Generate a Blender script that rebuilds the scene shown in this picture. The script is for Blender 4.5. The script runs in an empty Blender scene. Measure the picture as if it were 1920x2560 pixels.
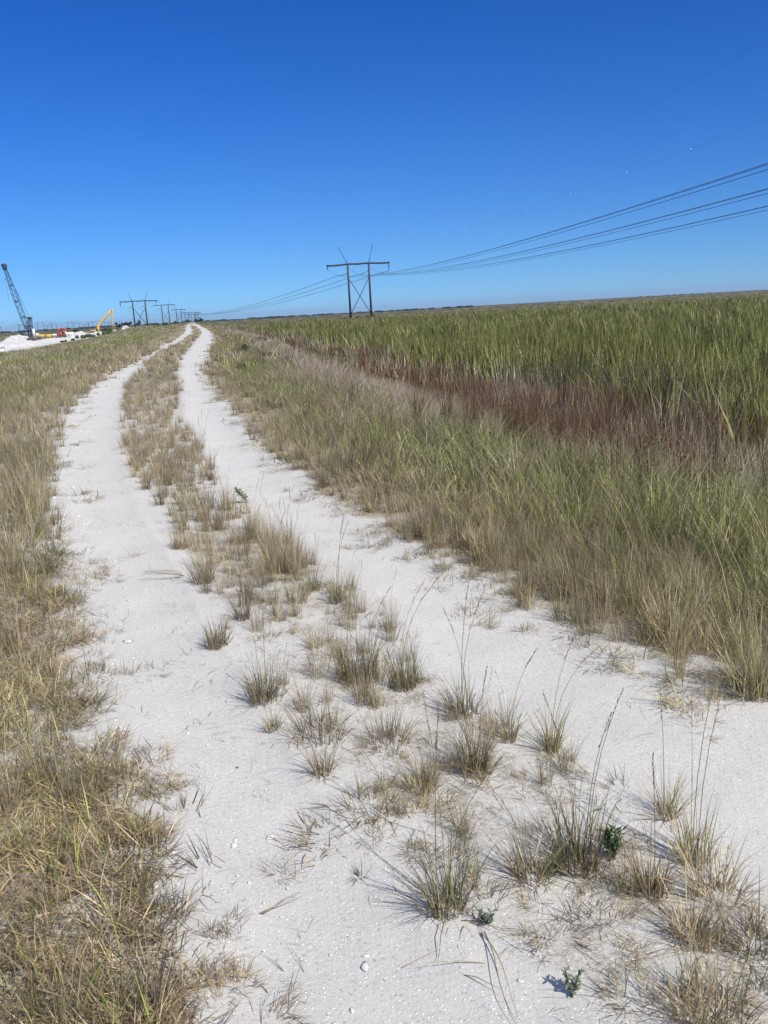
import bpy, math
import numpy as np
from mathutils import Vector
rng = np.random.default_rng(7)
R_ = math.radians
SC = bpy.context.scene
COL = SC.collection
# ------------------------------------------------------------------ camera
F, H = 2200.0, 1.6
PITCH = math.atan(503 / F); ROLL = -math.atan(0.0558)
def _m():
    c, s = math.cos(ROLL), math.sin(ROLL); Rz = np.array([[c, -s, 0], [s, c, 0], [0, 0, 1]])
    a = math.pi / 2 - PITCH; c, s = math.cos(a), math.sin(a); Rx = np.array([[1, 0, 0], [0, c, -s], [0, s, c]])
    return Rx @ Rz
M3 = _m()
def ray(x, y): return M3 @ np.array([(x - 960) / F, -(y - 1280) / F, -1.0])
def gr(x, y, z=0.0):                       # survey: where a sight line meets height z
    d = ray(x, y); t = (z - H) / d[2]; return np.array([d[0] * t, d[1] * t, z])
def at(x, y, d):
    r = ray(x, y); t = d / r[1]; return np.array([r[0] * t, d, H + r[2] * t])
cam_d = bpy.data.cameras.new('camera'); cam = bpy.data.objects.new('camera', cam_d); COL.objects.link(cam)
from mathutils import Matrix
cam.matrix_world = Matrix.Translation((0, 0, H)) @ Matrix(M3.tolist()).to_4x4()
cam_d.sensor_fit = 'HORIZONTAL'; cam_d.sensor_width = 36; cam_d.lens = 36 * F / 1920
cam_d.clip_start = 0.05; cam_d.clip_end = 60000
SC.camera = cam
SC.render.resolution_x = 768; SC.render.resolution_y = 1024
# ------------------------------------------------------------------ light
SUN_AZ = math.atan2(0.61, -0.79)           # compass-like: from +Y towards +X
SUN_EL = R_(46)
w = bpy.data.worlds.new('World'); SC.world = w; w.use_nodes = True
nt = w.node_tree; nt.nodes.clear()
sky = nt.nodes.new('ShaderNodeTexSky'); sky.sky_type = 'NISHITA'; sky.sun_disc = False
sky.sun_elevation = SUN_EL; sky.sun_rotation = SUN_AZ
sky.air_density = 1.5; sky.dust_density = 0.0; sky.ozone_density = 10.0; sky.altitude = 0
gam = nt.nodes.new('ShaderNodeGamma'); gam.inputs[1].default_value = 1.52
hsv = nt.nodes.new('ShaderNodeHueSaturation'); hsv.inputs['Saturation'].default_value = 1.1; hsv.inputs['Value'].default_value = .73; hsv.inputs['Hue'].default_value = .511
bg = nt.nodes.new('ShaderNodeBackground'); bg.inputs[1].default_value = 0.0535
wo = nt.nodes.new('ShaderNodeOutputWorld')
tc = nt.nodes.new('ShaderNodeTexCoord'); mp = nt.nodes.new('ShaderNodeMapping')
mp.inputs['Location'].default_value = (0, 0, .1)   # deep clear blue right down to the horizon
nt.links.new(tc.outputs['Generated'], mp.inputs[0]); nt.links.new(mp.outputs[0], sky.inputs[0])
nt.links.new(sky.outputs[0], gam.inputs[0]); nt.links.new(gam.outputs[0], hsv.inputs['Color'])
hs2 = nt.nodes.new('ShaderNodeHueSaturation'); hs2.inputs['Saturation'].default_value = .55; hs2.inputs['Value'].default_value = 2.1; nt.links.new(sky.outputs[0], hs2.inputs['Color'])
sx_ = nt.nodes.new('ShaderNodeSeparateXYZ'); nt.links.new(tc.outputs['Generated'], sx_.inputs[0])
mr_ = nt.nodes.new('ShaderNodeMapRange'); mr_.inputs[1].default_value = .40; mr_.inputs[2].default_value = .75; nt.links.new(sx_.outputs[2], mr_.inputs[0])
mxs = nt.nodes.new('ShaderNodeMix'); mxs.data_type = 'RGBA'; nt.links.new(mr_.outputs[0], mxs.inputs[0]); nt.links.new(hsv.outputs[0], mxs.inputs[6]); nt.links.new(hs2.outputs[0], mxs.inputs[7])   # upper sky paled and brightened by height, added to soften blue shadow fill
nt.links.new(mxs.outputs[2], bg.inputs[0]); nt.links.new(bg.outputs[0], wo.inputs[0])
sd = bpy.data.lights.new('sun', 'SUN'); sd.energy = 4.2; sd.angle = R_(0.53); sd.color = (1, 0.95, 0.87)
so = bpy.data.objects.new('sun', sd); COL.objects.link(so)
sdir = Vector((math.sin(SUN_AZ) * math.cos(SUN_EL), math.cos(SUN_AZ) * math.cos(SUN_EL), math.sin(SUN_EL)))
so.rotation_euler = sdir.to_track_quat('Z', 'Y').to_euler(); so.location = (0, -20, 60)
SC.view_settings.view_transform = 'Standard'; SC.view_settings.look = 'None'
SC.view_settings.exposure = 0.42; SC.view_settings.gamma = 1
SC.render.engine = 'CYCLES'
SC.cycles.max_bounces = 5; SC.cycles.diffuse_bounces = 3; SC.cycles.transparent_max_bounces = 8
# ------------------------------------------------------------------ helpers
def tag(o, label=None, cat=None, group=None, kind=None):
    if label: o['label'] = label
    if cat: o['category'] = cat
    if group: o['group'] = group
    if kind: o['kind'] = kind
    return o
def empty(name, loc=(0, 0, 0), rz=0.0):
    o = bpy.data.objects.new(name, None); COL.objects.link(o); o.location = tuple(loc); o.rotation_euler = (0, 0, rz)
    o.empty_display_size = .2
    return o
def mesh_obj(name, V, Fq, mat, parent=None, col=None, smooth=False, link=True):
    """V (n,3); Fq list of arrays (m,k)"""
    me = bpy.data.meshes.new(name)
    V = np.asarray(V, np.float32)
    groups = [np.asarray(f, np.int32) for f in (Fq if isinstance(Fq, list) else [Fq]) if len(f)]
    loops = np.concatenate([g.ravel() for g in groups]); tot = np.concatenate([np.full(len(g), g.shape[1], np.int32) for g in groups])
    st = np.concatenate([[0], np.cumsum(tot)[:-1]]).astype(np.int32)
    me.vertices.add(len(V)); me.vertices.foreach_set('co', V.ravel())
    me.loops.add(len(loops)); me.loops.foreach_set('vertex_index', loops)
    me.polygons.add(len(tot)); me.polygons.foreach_set('loop_start', st); me.polygons.foreach_set('loop_total', tot)
    if smooth: me.polygons.foreach_set('use_smooth', np.ones(len(tot), bool))
    if col is not None:
        a = me.color_attributes.new('tint', 'FLOAT_COLOR', 'POINT')
        c = np.ones((len(V), 4), np.float32); c[:, :3] = col; a.data.foreach_set('color', c.ravel())
    me.update(calc_edges=True); me.validate()
    if mat: me.materials.append(mat)
    o = bpy.data.objects.new(name, me)
    if link: COL.objects.link(o)
    if parent: o.parent = parent
    return o
class MB:
    def __init__(s): s.v = []; s.f3 = []; s.f4 = []; s.n = 0
    def add(s, V, F4=(), F3=()):
        V = np.asarray(V, float)
        if len(F4): s.f4.append(np.asarray(F4) + s.n)
        if len(F3): s.f3.append(np.asarray(F3) + s.n)
        s.v.append(V); s.n += len(V); return s
    def box(s, c, d, rz=0.0, taper=1.0):
        x, y, z = [k / 2 for k in d]
        V = np.array([[-x, -y, -z], [x, -y, -z], [x, y, -z], [-x, y, -z], [-x * taper, -y * taper, z], [x * taper, -y * taper, z], [x * taper, y * taper, z], [-x * taper, y * taper, z]])
        c_, s_ = math.cos(rz), math.sin(rz); V[:, :2] = V[:, :2] @ np.array([[c_, s_], [-s_, c_]])
        return s.add(V + np.asarray(c), [[0, 3, 2, 1], [4, 5, 6, 7], [0, 1, 5, 4], [1, 2, 6, 5], [2, 3, 7, 6], [3, 0, 4, 7]])
    def tube(s, P, r, n=8):
        P = np.asarray(P, float); k = len(P); r = np.broadcast_to(np.asarray(r, float), (k,))
        T = np.gradient(P, axis=0); T /= np.linalg.norm(T, axis=1)[:, None] + 1e-12
        up = np.array([0, 0, 1.]) if abs(T[0][2]) < .9 else np.array([1., 0, 0])
        V = []
        for i in range(k):
            a = np.cross(T[i], up); a /= np.linalg.norm(a) + 1e-12; b = np.cross(a, T[i])
            th = np.arange(n) * 2 * math.pi / n
            V.append(P[i] + r[i] * (np.cos(th)[:, None] * a + np.sin(th)[:, None] * b))
        V = np.concatenate(V); q = []
        for i in range(k - 1):
            for j in range(n):
                q.append([i * n + j, i * n + (j + 1) % n, (i + 1) * n + (j + 1) % n, (i + 1) * n + j])
        m = len(V); V = np.concatenate([V, P[:1], P[-1:]])
        t = [[m, (j + 1) % n, j] for j in range(n)] + [[m + 1, (k - 1) * n + j, (k - 1) * n + (j + 1) % n] for j in range(n)]
        return s.add(V, q, t)
    def beam(s, a, b, w, h):                # rectangular bar from a to b
        a = np.asarray(a, float); b = np.asarray(b, float); t = (b - a) / np.linalg.norm(b - a)
        up = np.array([0, 0, 1.]) if abs(t[2]) < .95 else np.array([0, 1., 0])
        x = np.cross(t, up); x /= np.linalg.norm(x); y = np.cross(x, t)
        V = [p + sx * x * w / 2 + sy * y * h / 2 for p in (a, b) for sx, sy in ((-1, -1), (1, -1), (1, 1), (-1, 1))]
        return s.add(V, [[0, 1, 2, 3], [7, 6, 5, 4], [0, 4, 5, 1], [1, 5, 6, 2], [2, 6, 7, 3], [3, 7, 4, 0]])
    def prism(s, poly, axis_a, axis_b, o, depth):   # outline poly in plane (a,b) through o, thickness depth both sides
        a = np.asarray(axis_a, float); b = np.asarray(axis_b, float); n = np.cross(a, b); o = np.asarray(o, float)
        P = np.array([o + p[0] * a + p[1] * b for p in poly]); k = len(P)
        V = np.concatenate([P - n * depth / 2, P + n * depth / 2])
        c0, c1 = P.mean(0) - n * depth / 2, P.mean(0) + n * depth / 2
        V = np.concatenate([V, [c0, c1]])
        q = [[i, (i + 1) % k, (i + 1) % k + k, i + k] for i in range(k)]
        t = [[2 * k, (i + 1) % k, i] for i in range(k)] + [[2 * k + 1, i + k, (i + 1) % k + k] for i in range(k)]
        return s.add(V, q, t)
    def build(s, name, mat, parent=None, smooth=False, origin=None):
        V = np.concatenate(s.v)
        if origin is not None: V = V - np.asarray(origin)
        fs = [np.concatenate(x) for x in (s.f4, s.f3) if x]
        return mesh_obj(name, V, fs, mat, parent, smooth=smooth)
def sm(a, b, x):
    t = np.clip((x - a) / (b - a), 0, 1); return t * t * (3 - 2 * t)
def vnoise(x, y, seed=0):
    x = np.asarray(x, float); y = np.asarray(y, float)
    xi = np.floor(x).astype(np.int64); yi = np.floor(y).astype(np.int64); xf = x - xi; yf = y - yi
    def h(a, b):
        n = (a * 374761393 + b * 668265263 + seed * 974634777) & 0x7fffffff
        n = ((n ^ (n >> 13)) * 1274126177) & 0x7fffffff
        return ((n ^ (n >> 16)) & 0xffff) / 65535.0
    u = xf * xf * (3 - 2 * xf); v = yf * yf * (3 - 2 * yf)
    return (h(xi, yi) * (1 - u) + h(xi + 1, yi) * u) * (1 - v) + (h(xi, yi + 1) * (1 - u) + h(xi + 1, yi + 1) * u) * v
def fbm(x, y, seed=0, o=4):
    r = 0; a = .5; t = 0
    for i in range(o): r = r + a * vnoise(x * 2 ** i, y * 2 ** i, seed + i); t += a; a *= .5
    return r / t
# ------------------------------------------------------------------ layout of the track (metres)
LL = [(4, -6), (1.5, -2), (.1, .6), (-.5, 1.74), (-.58, 2.18), (-.73, 2.54), (-.99, 3.01), (-1.28, 3.66), (-1.64, 4.61), (-2.02, 5.54), (-2.5, 6.89), (-3.24, 8.78), (-4.33, 11.94), (-5.63, 16.34), (-7.25, 22.67), (-9.5, 35.35), (-17.95, 81.4), (-26.3, 125), (-34.5, 165), (-54, 260), (-660, 3260)]
LRr = [(5, -6), (2.2, -1.6), (.8, .9), (.22, 1.69), (0, 2.13), (-.16, 2.43), (-.33, 2.84), (-.55, 3.43), (-.78, 4.02), (-1.06, 4.67), (-1.27, 5.3), (-1.65, 6.28), (-2.12, 7.46), (-2.76, 9.41), (-3.5, 11.65), (-4.08, 13.74), (-5.2, 17.75), (-6.8, 23.88), (-9.0, 34), (-10.6, 42), (-16.3, 76), (-25.2, 125), (-33.2, 165), (-52.6, 260), (-658, 3260)]
RL = [(7, -6), (3.6, -.9), (1.7, 1.2), (1.01, 2.15), (.89, 2.38), (.77, 2.72), (.59, 3.01), (.39, 3.44), (.24, 3.76), (.13, 4.19), (-.11, 4.82), (-.35, 5.54), (-.74, 6.49), (-1.32, 8.03), (-2.0, 10.41), (-2.8, 13.26), (-4.0, 18.06), (-5.6, 25.74), (-7.6, 35), (-9.1, 42.67), (-15.2, 77), (-23.9, 125), (-31.9, 165), (-51.2, 260), (-656.5, 3260)]
RR = [(9, -6), (5.2, .2), (2.3, 2.2), (1.44, 3.14), (1.23, 3.33), (1.13, 3.64), (.91, 4.01), (.64, 4.46), (.46, 5.17), (.06, 6.04), (-.52, 7.61), (-1.51, 10.91), (-2.6, 14.96), (-4.4, 23.03), (-6.3, 32), (-7.6, 40), (-14.4, 80), (-22.7, 125), (-30.6, 165), (-49.8, 260), (-655, 3260)]
def mk(P):
    P = np.array(sorted(P, key=lambda p: p[1])); y, x = P[:, 1], P[:, 0]; sl = np.gradient(x, y)
    return (y, x, sl)
LL, LRr, RL, RR = map(mk, (LL, LRr, RL, RR))
def dist(C, x, y):
    s = np.interp(y, C[0], C[2]); return (x - np.interp(y, C[0], C[1])) / np.sqrt(1 + s * s)
def layout(x, y):
    """dl: metres left of the left track; dm0,dm1: inside median; dr: metres right of right track"""
    return -dist(LL, x, y), dist(LRr, x, y), -dist(RL, x, y), dist(RR, x, y)
YARD = np.array([(-49, 118), (-57, 160), (-66, 205), (-76, 262), (-92, 275), (-112, 250), (-150, 236), (-330, 230), (-300, 150), (-120, 116)])
def in_poly(x, y, P):
    ins = np.zeros(np.shape(x), bool); k = len(P)
    for i in range(k):
        x1, y1 = P[i]; x2, y2 = P[(i + 1) % k]
        c = ((y1 > y) != (y2 > y)); xx = (x2 - x1) * (y - y1) / ((y2 - y1) if y2 != y1 else 1e-9) + x1
        ins ^= c & (x < xx)
    return ins
def zground(x, y):
    dl, a, b, dr = layout(x, y)
    z = -1.25 * sm(1.0, 7.5, dr) - 1.15 * sm(4, 22, dl)
    z = z + 1.3 * np.exp(-((dl - 13 - (y - 230) * .06) / 7) ** 2) * sm(150, 240, y) * (1 - sm(380, 520, y))   # low berm by the yard
    z = z + .05 * (fbm(x * .5, y * .5, 3) - .5) * (1 - sm(60, 200, np.hypot(x, y)))
    pl = lambda p, q: np.where((p < 0) & (q < 0), p * q / np.maximum((p + q) ** 2, 1e-6) * 4, 0)
    ruts = (pl(dl, a) + pl(dr, b)) ** .8 * .3
    z = z - .035 * ruts / .3 * np.clip(1.2 - np.hypot(x, y) / 60, 0, 1)
    z = z + .013 * (fbm(x * 4, y * 4, 9, 5) - .5) * np.clip(1 - np.hypot(x, y) / 25, 0, 1)
    return z
# ------------------------------------------------------------------ materials
def new_mat(name):
    m = bpy.data.materials.new(name); m.use_nodes = True; n = m.node_tree; n.nodes.clear()
    o = n.nodes.new('ShaderNodeOutputMaterial'); return m, n, o
def N(n, t, **k):
    x = n.nodes.new(t)
    for a, b in k.items():
        if a.startswith('i_'): x.inputs[a[2:].replace('_', ' ')].default_value = b
        else: setattr(x, a, b)
    return x
def mixc(n, fac, a, b, mode='MIX'):
    m = n.nodes.new('ShaderNodeMix'); m.data_type = 'RGBA'; m.blend_type = mode
    for s, v in ((m.inputs[0], fac), (m.inputs[6], a), (m.inputs[7], b)):
        if hasattr(v, 'is_output') or isinstance(v, bpy.types.NodeSocket): n.links.new(v, s)
        else: s.default_value = v if not isinstance(v, tuple) else (*v, 1)
    return m.outputs[2]
def ramp(n, src, pts):
    r = n.nodes.new('ShaderNodeValToRGB'); e = r.color_ramp.elements
    while len(e) < len(pts): e.new(.5)
    for el, (p, c) in zip(e, pts):
        el.position = p; el.color = (*c, 1) if isinstance(c, tuple) else (c, c, c, 1)
    n.links.new(src, r.inputs[0]); return r.outputs[0]
def noise(n, vec, scale, detail=4, rough=.55):
    t = N(n, 'ShaderNodeTexNoise'); t.inputs['Scale'].default_value = scale; t.inputs['Detail'].default_value = detail; t.inputs['Roughness'].default_value = rough
    n.links.new(vec, t.inputs[0]); return t.outputs['Fac']
def simple(name, colour, rough=.7, metal=0.0, var=.25, scale=3.0):
    m, n, o = new_mat(name); p = N(n, 'ShaderNodeBsdfPrincipled'); g = N(n, 'ShaderNodeNewGeometry')
    f = noise(n, g.outputs['Position'], scale)
    c = mixc(n, f, tuple(k * (1 - var) for k in colour), tuple(min(1, k * (1 + var)) for k in colour))
    n.links.new(c, p.inputs['Base Color']); p.inputs['Roughness'].default_value = rough; p.inputs['Metallic'].default_value = metal
    n.links.new(p.outputs[0], o.inputs[0]); return m
def leaf_mat(name, patch=0.16, pscale=.35, trans=.24, vr=(.72, 1.22)):
    """blade colour from the plant's own tint, varied plant by plant and patch by patch"""
    m, n, o = new_mat(name)
    at_ = N(n, 'ShaderNodeAttribute', attribute_name='tint'); oi = N(n, 'ShaderNodeObjectInfo'); g = N(n, 'ShaderNodeNewGeometry')
    h = N(n, 'ShaderNodeHueSaturation')
    mr = N(n, 'ShaderNodeMapRange'); mr.inputs[3].default_value = .62; mr.inputs[4].default_value = 1.4; n.links.new(oi.outputs['Random'], mr.inputs[0])
    f = noise(n, g.outputs['Position'], pscale, 3)
    mr2 = N(n, 'ShaderNodeMapRange'); mr2.inputs[1].default_value = .3; mr2.inputs[2].default_value = .7; mr2.inputs[3].default_value = .5 - patch * .10; mr2.inputs[4].default_value = .5 + patch * .12
    n.links.new(f, mr2.inputs[0]); n.links.new(mr2.outputs[0], h.inputs['Hue'])
    f2 = noise(n, g.outputs['Position'], pscale * 2.7, 2)
    mr3 = N(n, 'ShaderNodeMapRange'); mr3.inputs[1].default_value = .3; mr3.inputs[2].default_value = .7; mr3.inputs[3].default_value = vr[0]; mr3.inputs[4].default_value = vr[1]
    n.links.new(f2, mr3.inputs[0]); mu = N(n, 'ShaderNodeMath', operation='MULTIPLY'); n.links.new(mr.outputs[0], mu.inputs[0]); n.links.new(mr3.outputs[0], mu.inputs[1])
    n.links.new(mu.outputs[0], h.inputs['Value']); n.links.new(at_.outputs['Color'], h.inputs['Color'])
    d = N(n, 'ShaderNodeBsdfDiffuse'); t = N(n, 'ShaderNodeBsdfTranslucent'); mx = N(n, 'ShaderNodeMixShader'); mx.inputs[0].default_value = trans
    n.links.new(h.outputs[0], d.inputs[0]); n.links.new(h.outputs[0], t.inputs[0]); n.links.new(d.outputs[0], mx.inputs[1]); n.links.new(t.outputs[0], mx.inputs[2])
    gl = N(n, 'ShaderNodeBsdfGlossy'); gl.inputs['Roughness'].default_value = .45; gl.inputs['Color'].default_value = (.9, .9, .9, 1)
    m2 = N(n, 'ShaderNodeMixShader'); m2.inputs[0].default_value = .035
    n.links.new(mx.outputs[0], m2.inputs[1]); n.links.new(gl.outputs[0], m2.inputs[2]); n.links.new(m2.outputs[0], o.inputs[0])
    return m
def ground_mat():
    m, n, o = new_mat('ground_soil'); g = N(n, 'ShaderNodeNewGeometry'); P = g.outputs['Position']
    at_ = N(n, 'ShaderNodeAttribute', attribute_name='tint')        # R litter, G plants' soil, B stones/roughness
    sp = N(n, 'ShaderNodeSeparateColor'); n.links.new(at_.outputs['Color'], sp.inputs[0])
    n1 = noise(n, P, 1.9, 6, .65); n2 = noise(n, P, 48, 8, .8); n3 = noise(n, P, 95, 4, .75)
    sand = mixc(n, n1, (.49, .478, .447), (.64, .627, .592))
    sand = mixc(n, ramp(n, n2, [(.3, .0), (.7, 1.0)]), mixc(n, 1.0, sand, (.82, .81, .79), 'MULTIPLY'), sand)
    sand = mixc(n, ramp(n, n3, [(.30, 1.0), (.44, 0.0)]), sand, (.26, .24, .215))
    # white lime chips
    vo = N(n, 'ShaderNodeTexVoronoi'); vo.inputs['Scale'].default_value = 75; n.links.new(P, vo.inputs[0])
    v2 = N(n, 'ShaderNodeTexVoronoi'); v2.inputs['Scale'].default_value = 17; n.links.new(P, v2.inputs[0])
    chips = ramp(n, vo.outputs['Distance'], [(.14, 1.0), (.22, 0.0)])
    sel = N(n, 'ShaderNodeSeparateColor'); n.links.new(vo.outputs['Color'], sel.inputs[0])
    gt = N(n, 'ShaderNodeMath', operation='GREATER_THAN'); gt.inputs[1].default_value = .42; n.links.new(sel.outputs[0], gt.inputs[0])
    cm = N(n, 'ShaderNodeMath', operation='MULTIPLY'); n.links.new(chips, cm.inputs[0]); n.links.new(gt.outputs[0], cm.inputs[1])
    sand = mixc(n, cm.outputs[0], sand, (.86, .85, .83))
    # brown crumbs / litter, thicker where the attribute says so
    n4 = noise(n, P, 70, 8, .85); n5 = noise(n, P, 4.5, 4, .6)
    ad = N(n, 'ShaderNodeMath', operation='MULTIPLY_ADD'); ad.inputs[1].default_value = .75; n.links.new(n4, ad.inputs[0]); 
    mm = N(n, 'ShaderNodeMath', operation='MULTIPLY'); mm.inputs[1].default_value = .45; n.links.new(n5, mm.inputs[0]); n.links.new(mm.outputs[0], ad.inputs[2])
    s2 = N(n, 'ShaderNodeMath', operation='ADD'); n.links.new(ad.outputs[0], s2.inputs[0]); n.links.new(sp.outputs[0], s2.inputs[1])
    lit = ramp(n, s2.outputs[0], [(.86, 0.0), (.97, .85)])
    litc = mixc(n, n2, (.15, .12, .075), (.32, .265, .18))
    c = mixc(n, lit, sand, litc)
    soil = mixc(n, n1, (.13, .115, .06), (.21, .17, .10))
    c = mixc(n, sp.outputs[1], c, mixc(n, n2, soil, (.16, .12, .08)))
    # far marsh floor colour (olive brown) where B is high
    marsh = mixc(n, noise(n, P, .02, 5), (.062, .062, .026), (.095, .08, .045))
    c = mixc(n, sp.outputs[2], c, marsh)
    p = N(n, 'ShaderNodeBsdfPrincipled'); p.inputs['Roughness'].default_value = .95; p.inputs['Specular IOR Level'].default_value = .15
    n.links.new(c, p.inputs['Base Color'])
    b = N(n, 'ShaderNodeBump'); b.inputs['Strength'].default_value = .6; b.inputs['Distance'].default_value = .008
    hs = N(n, 'ShaderNodeMath', operation='ADD'); n.links.new(n2, hs.inputs[0]); 
    h3 = N(n, 'ShaderNodeMath', operation='MULTIPLY'); h3.inputs[1].default_value = .5; n.links.new(n3, h3.inputs[0]); n.links.new(h3.outputs[0], hs.inputs[1])
    h4 = N(n, 'ShaderNodeMath', operation='MULTIPLY_ADD'); h4.inputs[1].default_value = .35; n.links.new(cm.outputs[0], h4.inputs[0]); n.links.new(hs.outputs[0], h4.inputs[2])
    n.links.new(h4.outputs[0], b.inputs['Height']); n.links.new(b.outputs[0], p.inputs['Normal']); n.links.new(p.outputs[0], o.inputs[0])
    return m
M_GROUND = ground_mat()
M_LEAF = leaf_mat('grass_blade')
M_REED = leaf_mat('reed_blade', patch=.2, pscale=.09, trans=.28, vr=(.5, 1.35))
M_ROCK = simple('limestone', (.56, .55, .53), .9, var=.12, scale=14)
M_PILE = simple('limestone_rubble', (.50, .49, .475), .95, var=.30, scale=.7)
M_POLE = simple('weathered_steel', (.038, .030, .034), .7, .2)
M_INSUL = simple('insulator_glaze', (.05, .045, .05), .35)
M_WIRE = simple('conductor', (.10, .10, .11), .45, .5)
M_YEL = simple('yellow_paint', (.66, .40, .09), .6, var=.25)
M_RED = simple('red_paint', (.36, .07, .05), .6, var=.25)
M_DARK = simple('dark_machine_paint', (.022, .03, .055), .55)
M_DGREEN = simple('dark_green_paint', (.04, .07, .05), .55)
M_RUB = simple('track_steel', (.04, .038, .036), .7)
M_WHITE = simple('white_paint', (.78, .78, .76), .5, var=.06)
M_GLASS = simple('cab_glass', (.03, .04, .05), .15)
M_BALL = simple('white_marker', (.85, .85, .85), .4, var=.02)
M_SPOIL = simple('dark_spoil', (.06, .055, .055), .9)
# ------------------------------------------------------------------ ground, road, yard: one polar sheet, cut by surface
def build_ground():
    th = np.concatenate([np.linspace(-180, -52, 40, endpoint=False), np.linspace(-52, 52, 520, endpoint=False), np.linspace(52, 180, 40, endpoint=False)])
    th = np.radians(th)
    r = [0.25]
    while r[-1] < 9000:
        r.append(r[-1] * (1.012 if r[-1] < 9 else 1.02 if r[-1] < 400 else 1.1))
        if r[-1] < 1.2: r[-1] = r[-2] + .06
    r = np.array(r); A, B = np.meshgrid(th, r)
    X = B * np.sin(A); Y = B * np.cos(A)
    Z = zground(X, Y)
    dl, a, b, dr = layout(X, Y); rr = np.hypot(X, Y)
    nz = (fbm(X * 1.7, Y * 1.7, 21) - .5); nz2 = fbm(X * .35, Y * .35, 5) - .5
    e = .17 * nz * np.clip(rr / 8, .8, 2.5)
    vegL = sm(-.12, .28, dl + e); vegR = sm(-.05, .55, dr + e)
    inmed = np.minimum(a, b)
    medd = sm(4.5, 9, rr)
    vegM = sm(-.1, .25, inmed + e) * medd
    litter = np.clip(.16 * sm(-.45, .3, dl + e) + .10 * vegL + .26 * sm(-.5, .2, dr + e) + .20 * vegR + (.27 * sm(-.3, .3, inmed + e) * (1 - .5 * sm(6, 12, rr)) + .04 * vegM), 0, .7)
    litter += .06 * nz2
    soil = np.clip(vegL * (.75 * sm(.45, 1.3, dl + 2 * e)) + vegR * sm(.6, 1.4, dr) + vegM * .65 * sm(8, 30, rr), 0, 1) * .95
    yard = in_poly(X + 3 * nz, Y + 6 * nz, YARD)
    marsh = np.maximum(sm(9, 14, dr), sm(60, 140, dl) * 1.0) * sm(20, 60, rr)
    marsh = np.maximum(marsh, sm(300, 900, rr) * (np.maximum(dl, dr) > 1))
    litter = np.where(yard, 0.02, litter); soil = np.where(yard, 0, soil); marsh = np.where(yard, 0, marsh)
    V = np.stack([X, Y, Z], -1).reshape(-1, 3); C = np.stack([litter, soil, marsh], -1).reshape(-1, 3)
    nr, na = X.shape; i = np.arange(nr - 1)[:, None]; j = np.arange(na)[None, :]
    q = np.stack([i * na + j, i * na + (j + 1) % na, (i + 1) * na + (j + 1) % na, (i + 1) * na + j], -1)[..., ::-1]
    def fc(K): return (K[:-1] + K[1:] + np.roll(K[:-1], -1, 1) + np.roll(K[1:], -1, 1)) / 4
    ce = fc(e)
    road = ((fc(dl) + ce < .05) & (fc(a) < .05)) | ((fc(dr) + ce < .1) & (fc(b) < .05))
    yd = in_poly(fc(X), fc(Y), YARD)
    left = (fc(dl) + ce < .05) & (fc(a) < .05) & ~yd; right = road & ~left & ~yd
    for name, mask, lab in (('ground', ~(road | yd), 'grassy roadside soil and marsh floor reaching the horizon'), ('road', left, 'left pale limestone wheel track of the two-track dirt road'), ('road', right, 'right pale limestone wheel track of the two-track dirt road'), ('gravel_yard', yd, 'white crushed limestone yard around the parked machines')):
        f = q[mask].reshape(-1, 4); u, inv = np.unique(f, return_inverse=True)
        o = mesh_obj(name, V[u], inv.reshape(-1, 4), M_GROUND, col=C[u], smooth=True); tag(o, lab, name.replace('_', ' '), kind='structure')
build_ground()
# ------------------------------------------------------------------ plants
def blades(n, hmin, hmax, base, lean, width, curve=.5, segs=3, cols=((.3, .25, .15),), cw=None, flat=0.0, tipc=None, rs=None, dirbias=None):
    """n grass blades as thin tapering strips; returns V,F4,F3,C"""
    rs = rs or rng
    h = rs.uniform(hmin, hmax, n); az = rs.uniform(0, 2 * math.pi, n)
    if dirbias is not None: az = dirbias + rs.normal(0, .5, n)
    rb = base * np.sqrt(rs.uniform(0, 1, n)); ba = az + rs.normal(0, .8, n)
    ln = np.abs(rs.normal(lean, lean * .5 + .03, n)); cu = rs.uniform(.2, 1, n) * curve
    w_ = width * rs.uniform(.6, 1.3, n)
    ci = rs.choice(len(cols), n, p=cw); c0 = np.array(cols)[ci] * rs.uniform(.5, 1.5, n)[:, None]
    face = az + rs.uniform(-1.2, 1.2, n)
    px, py = -np.sin(face), np.cos(face)
    V = []; C = []; t = np.linspace(0, 1, segs + 1)
    ang0 = ln
    x = rb * np.cos(ba); y = rb * np.sin(ba); z = np.zeros(n) - .01
    L = h / segs
    for k in range(segs + 1):
        wk = w_ * (1 - t[k] ** 1.6) * .5
        cc = c0 if tipc is None else c0 * (1 - t[k] ** 2) + np.array(tipc) * t[k] ** 2
        if k < segs:
            V.append(np.stack([x - px * wk, y - py * wk, z], -1)); V.append(np.stack([x + px * wk, y + py * wk, z], -1)); C += [cc, cc]
        else:
            V.append(np.stack([x, y, z], -1)); C.append(cc)
        a = np.clip(ang0 + cu * t[k] * 1.6, 0, 2.2)
        if flat: a = np.maximum(a, flat)
        x = x + np.sin(a) * np.cos(az) * L; y = y + np.sin(a) * np.sin(az) * L; z = z + np.cos(a) * L
        z = np.maximum(z, .004)
    V = np.stack(V, 1); C = np.stack(C, 1); m = 2 * segs + 1; base_i = (np.arange(n) * m)[:, None]
    F4 = np.concatenate([base_i + np.array([[2 * k, 2 * k + 1, 2 * k + 3, 2 * k + 2]]) for k in range(segs - 1)]) if segs > 1 else np.zeros((0, 4), int)
    F3 = base_i + np.array([[2 * segs - 2, 2 * segs - 1, 2 * segs]])
    return V.reshape(-1, 3), F4, F3, C.reshape(-1, 3)
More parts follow.
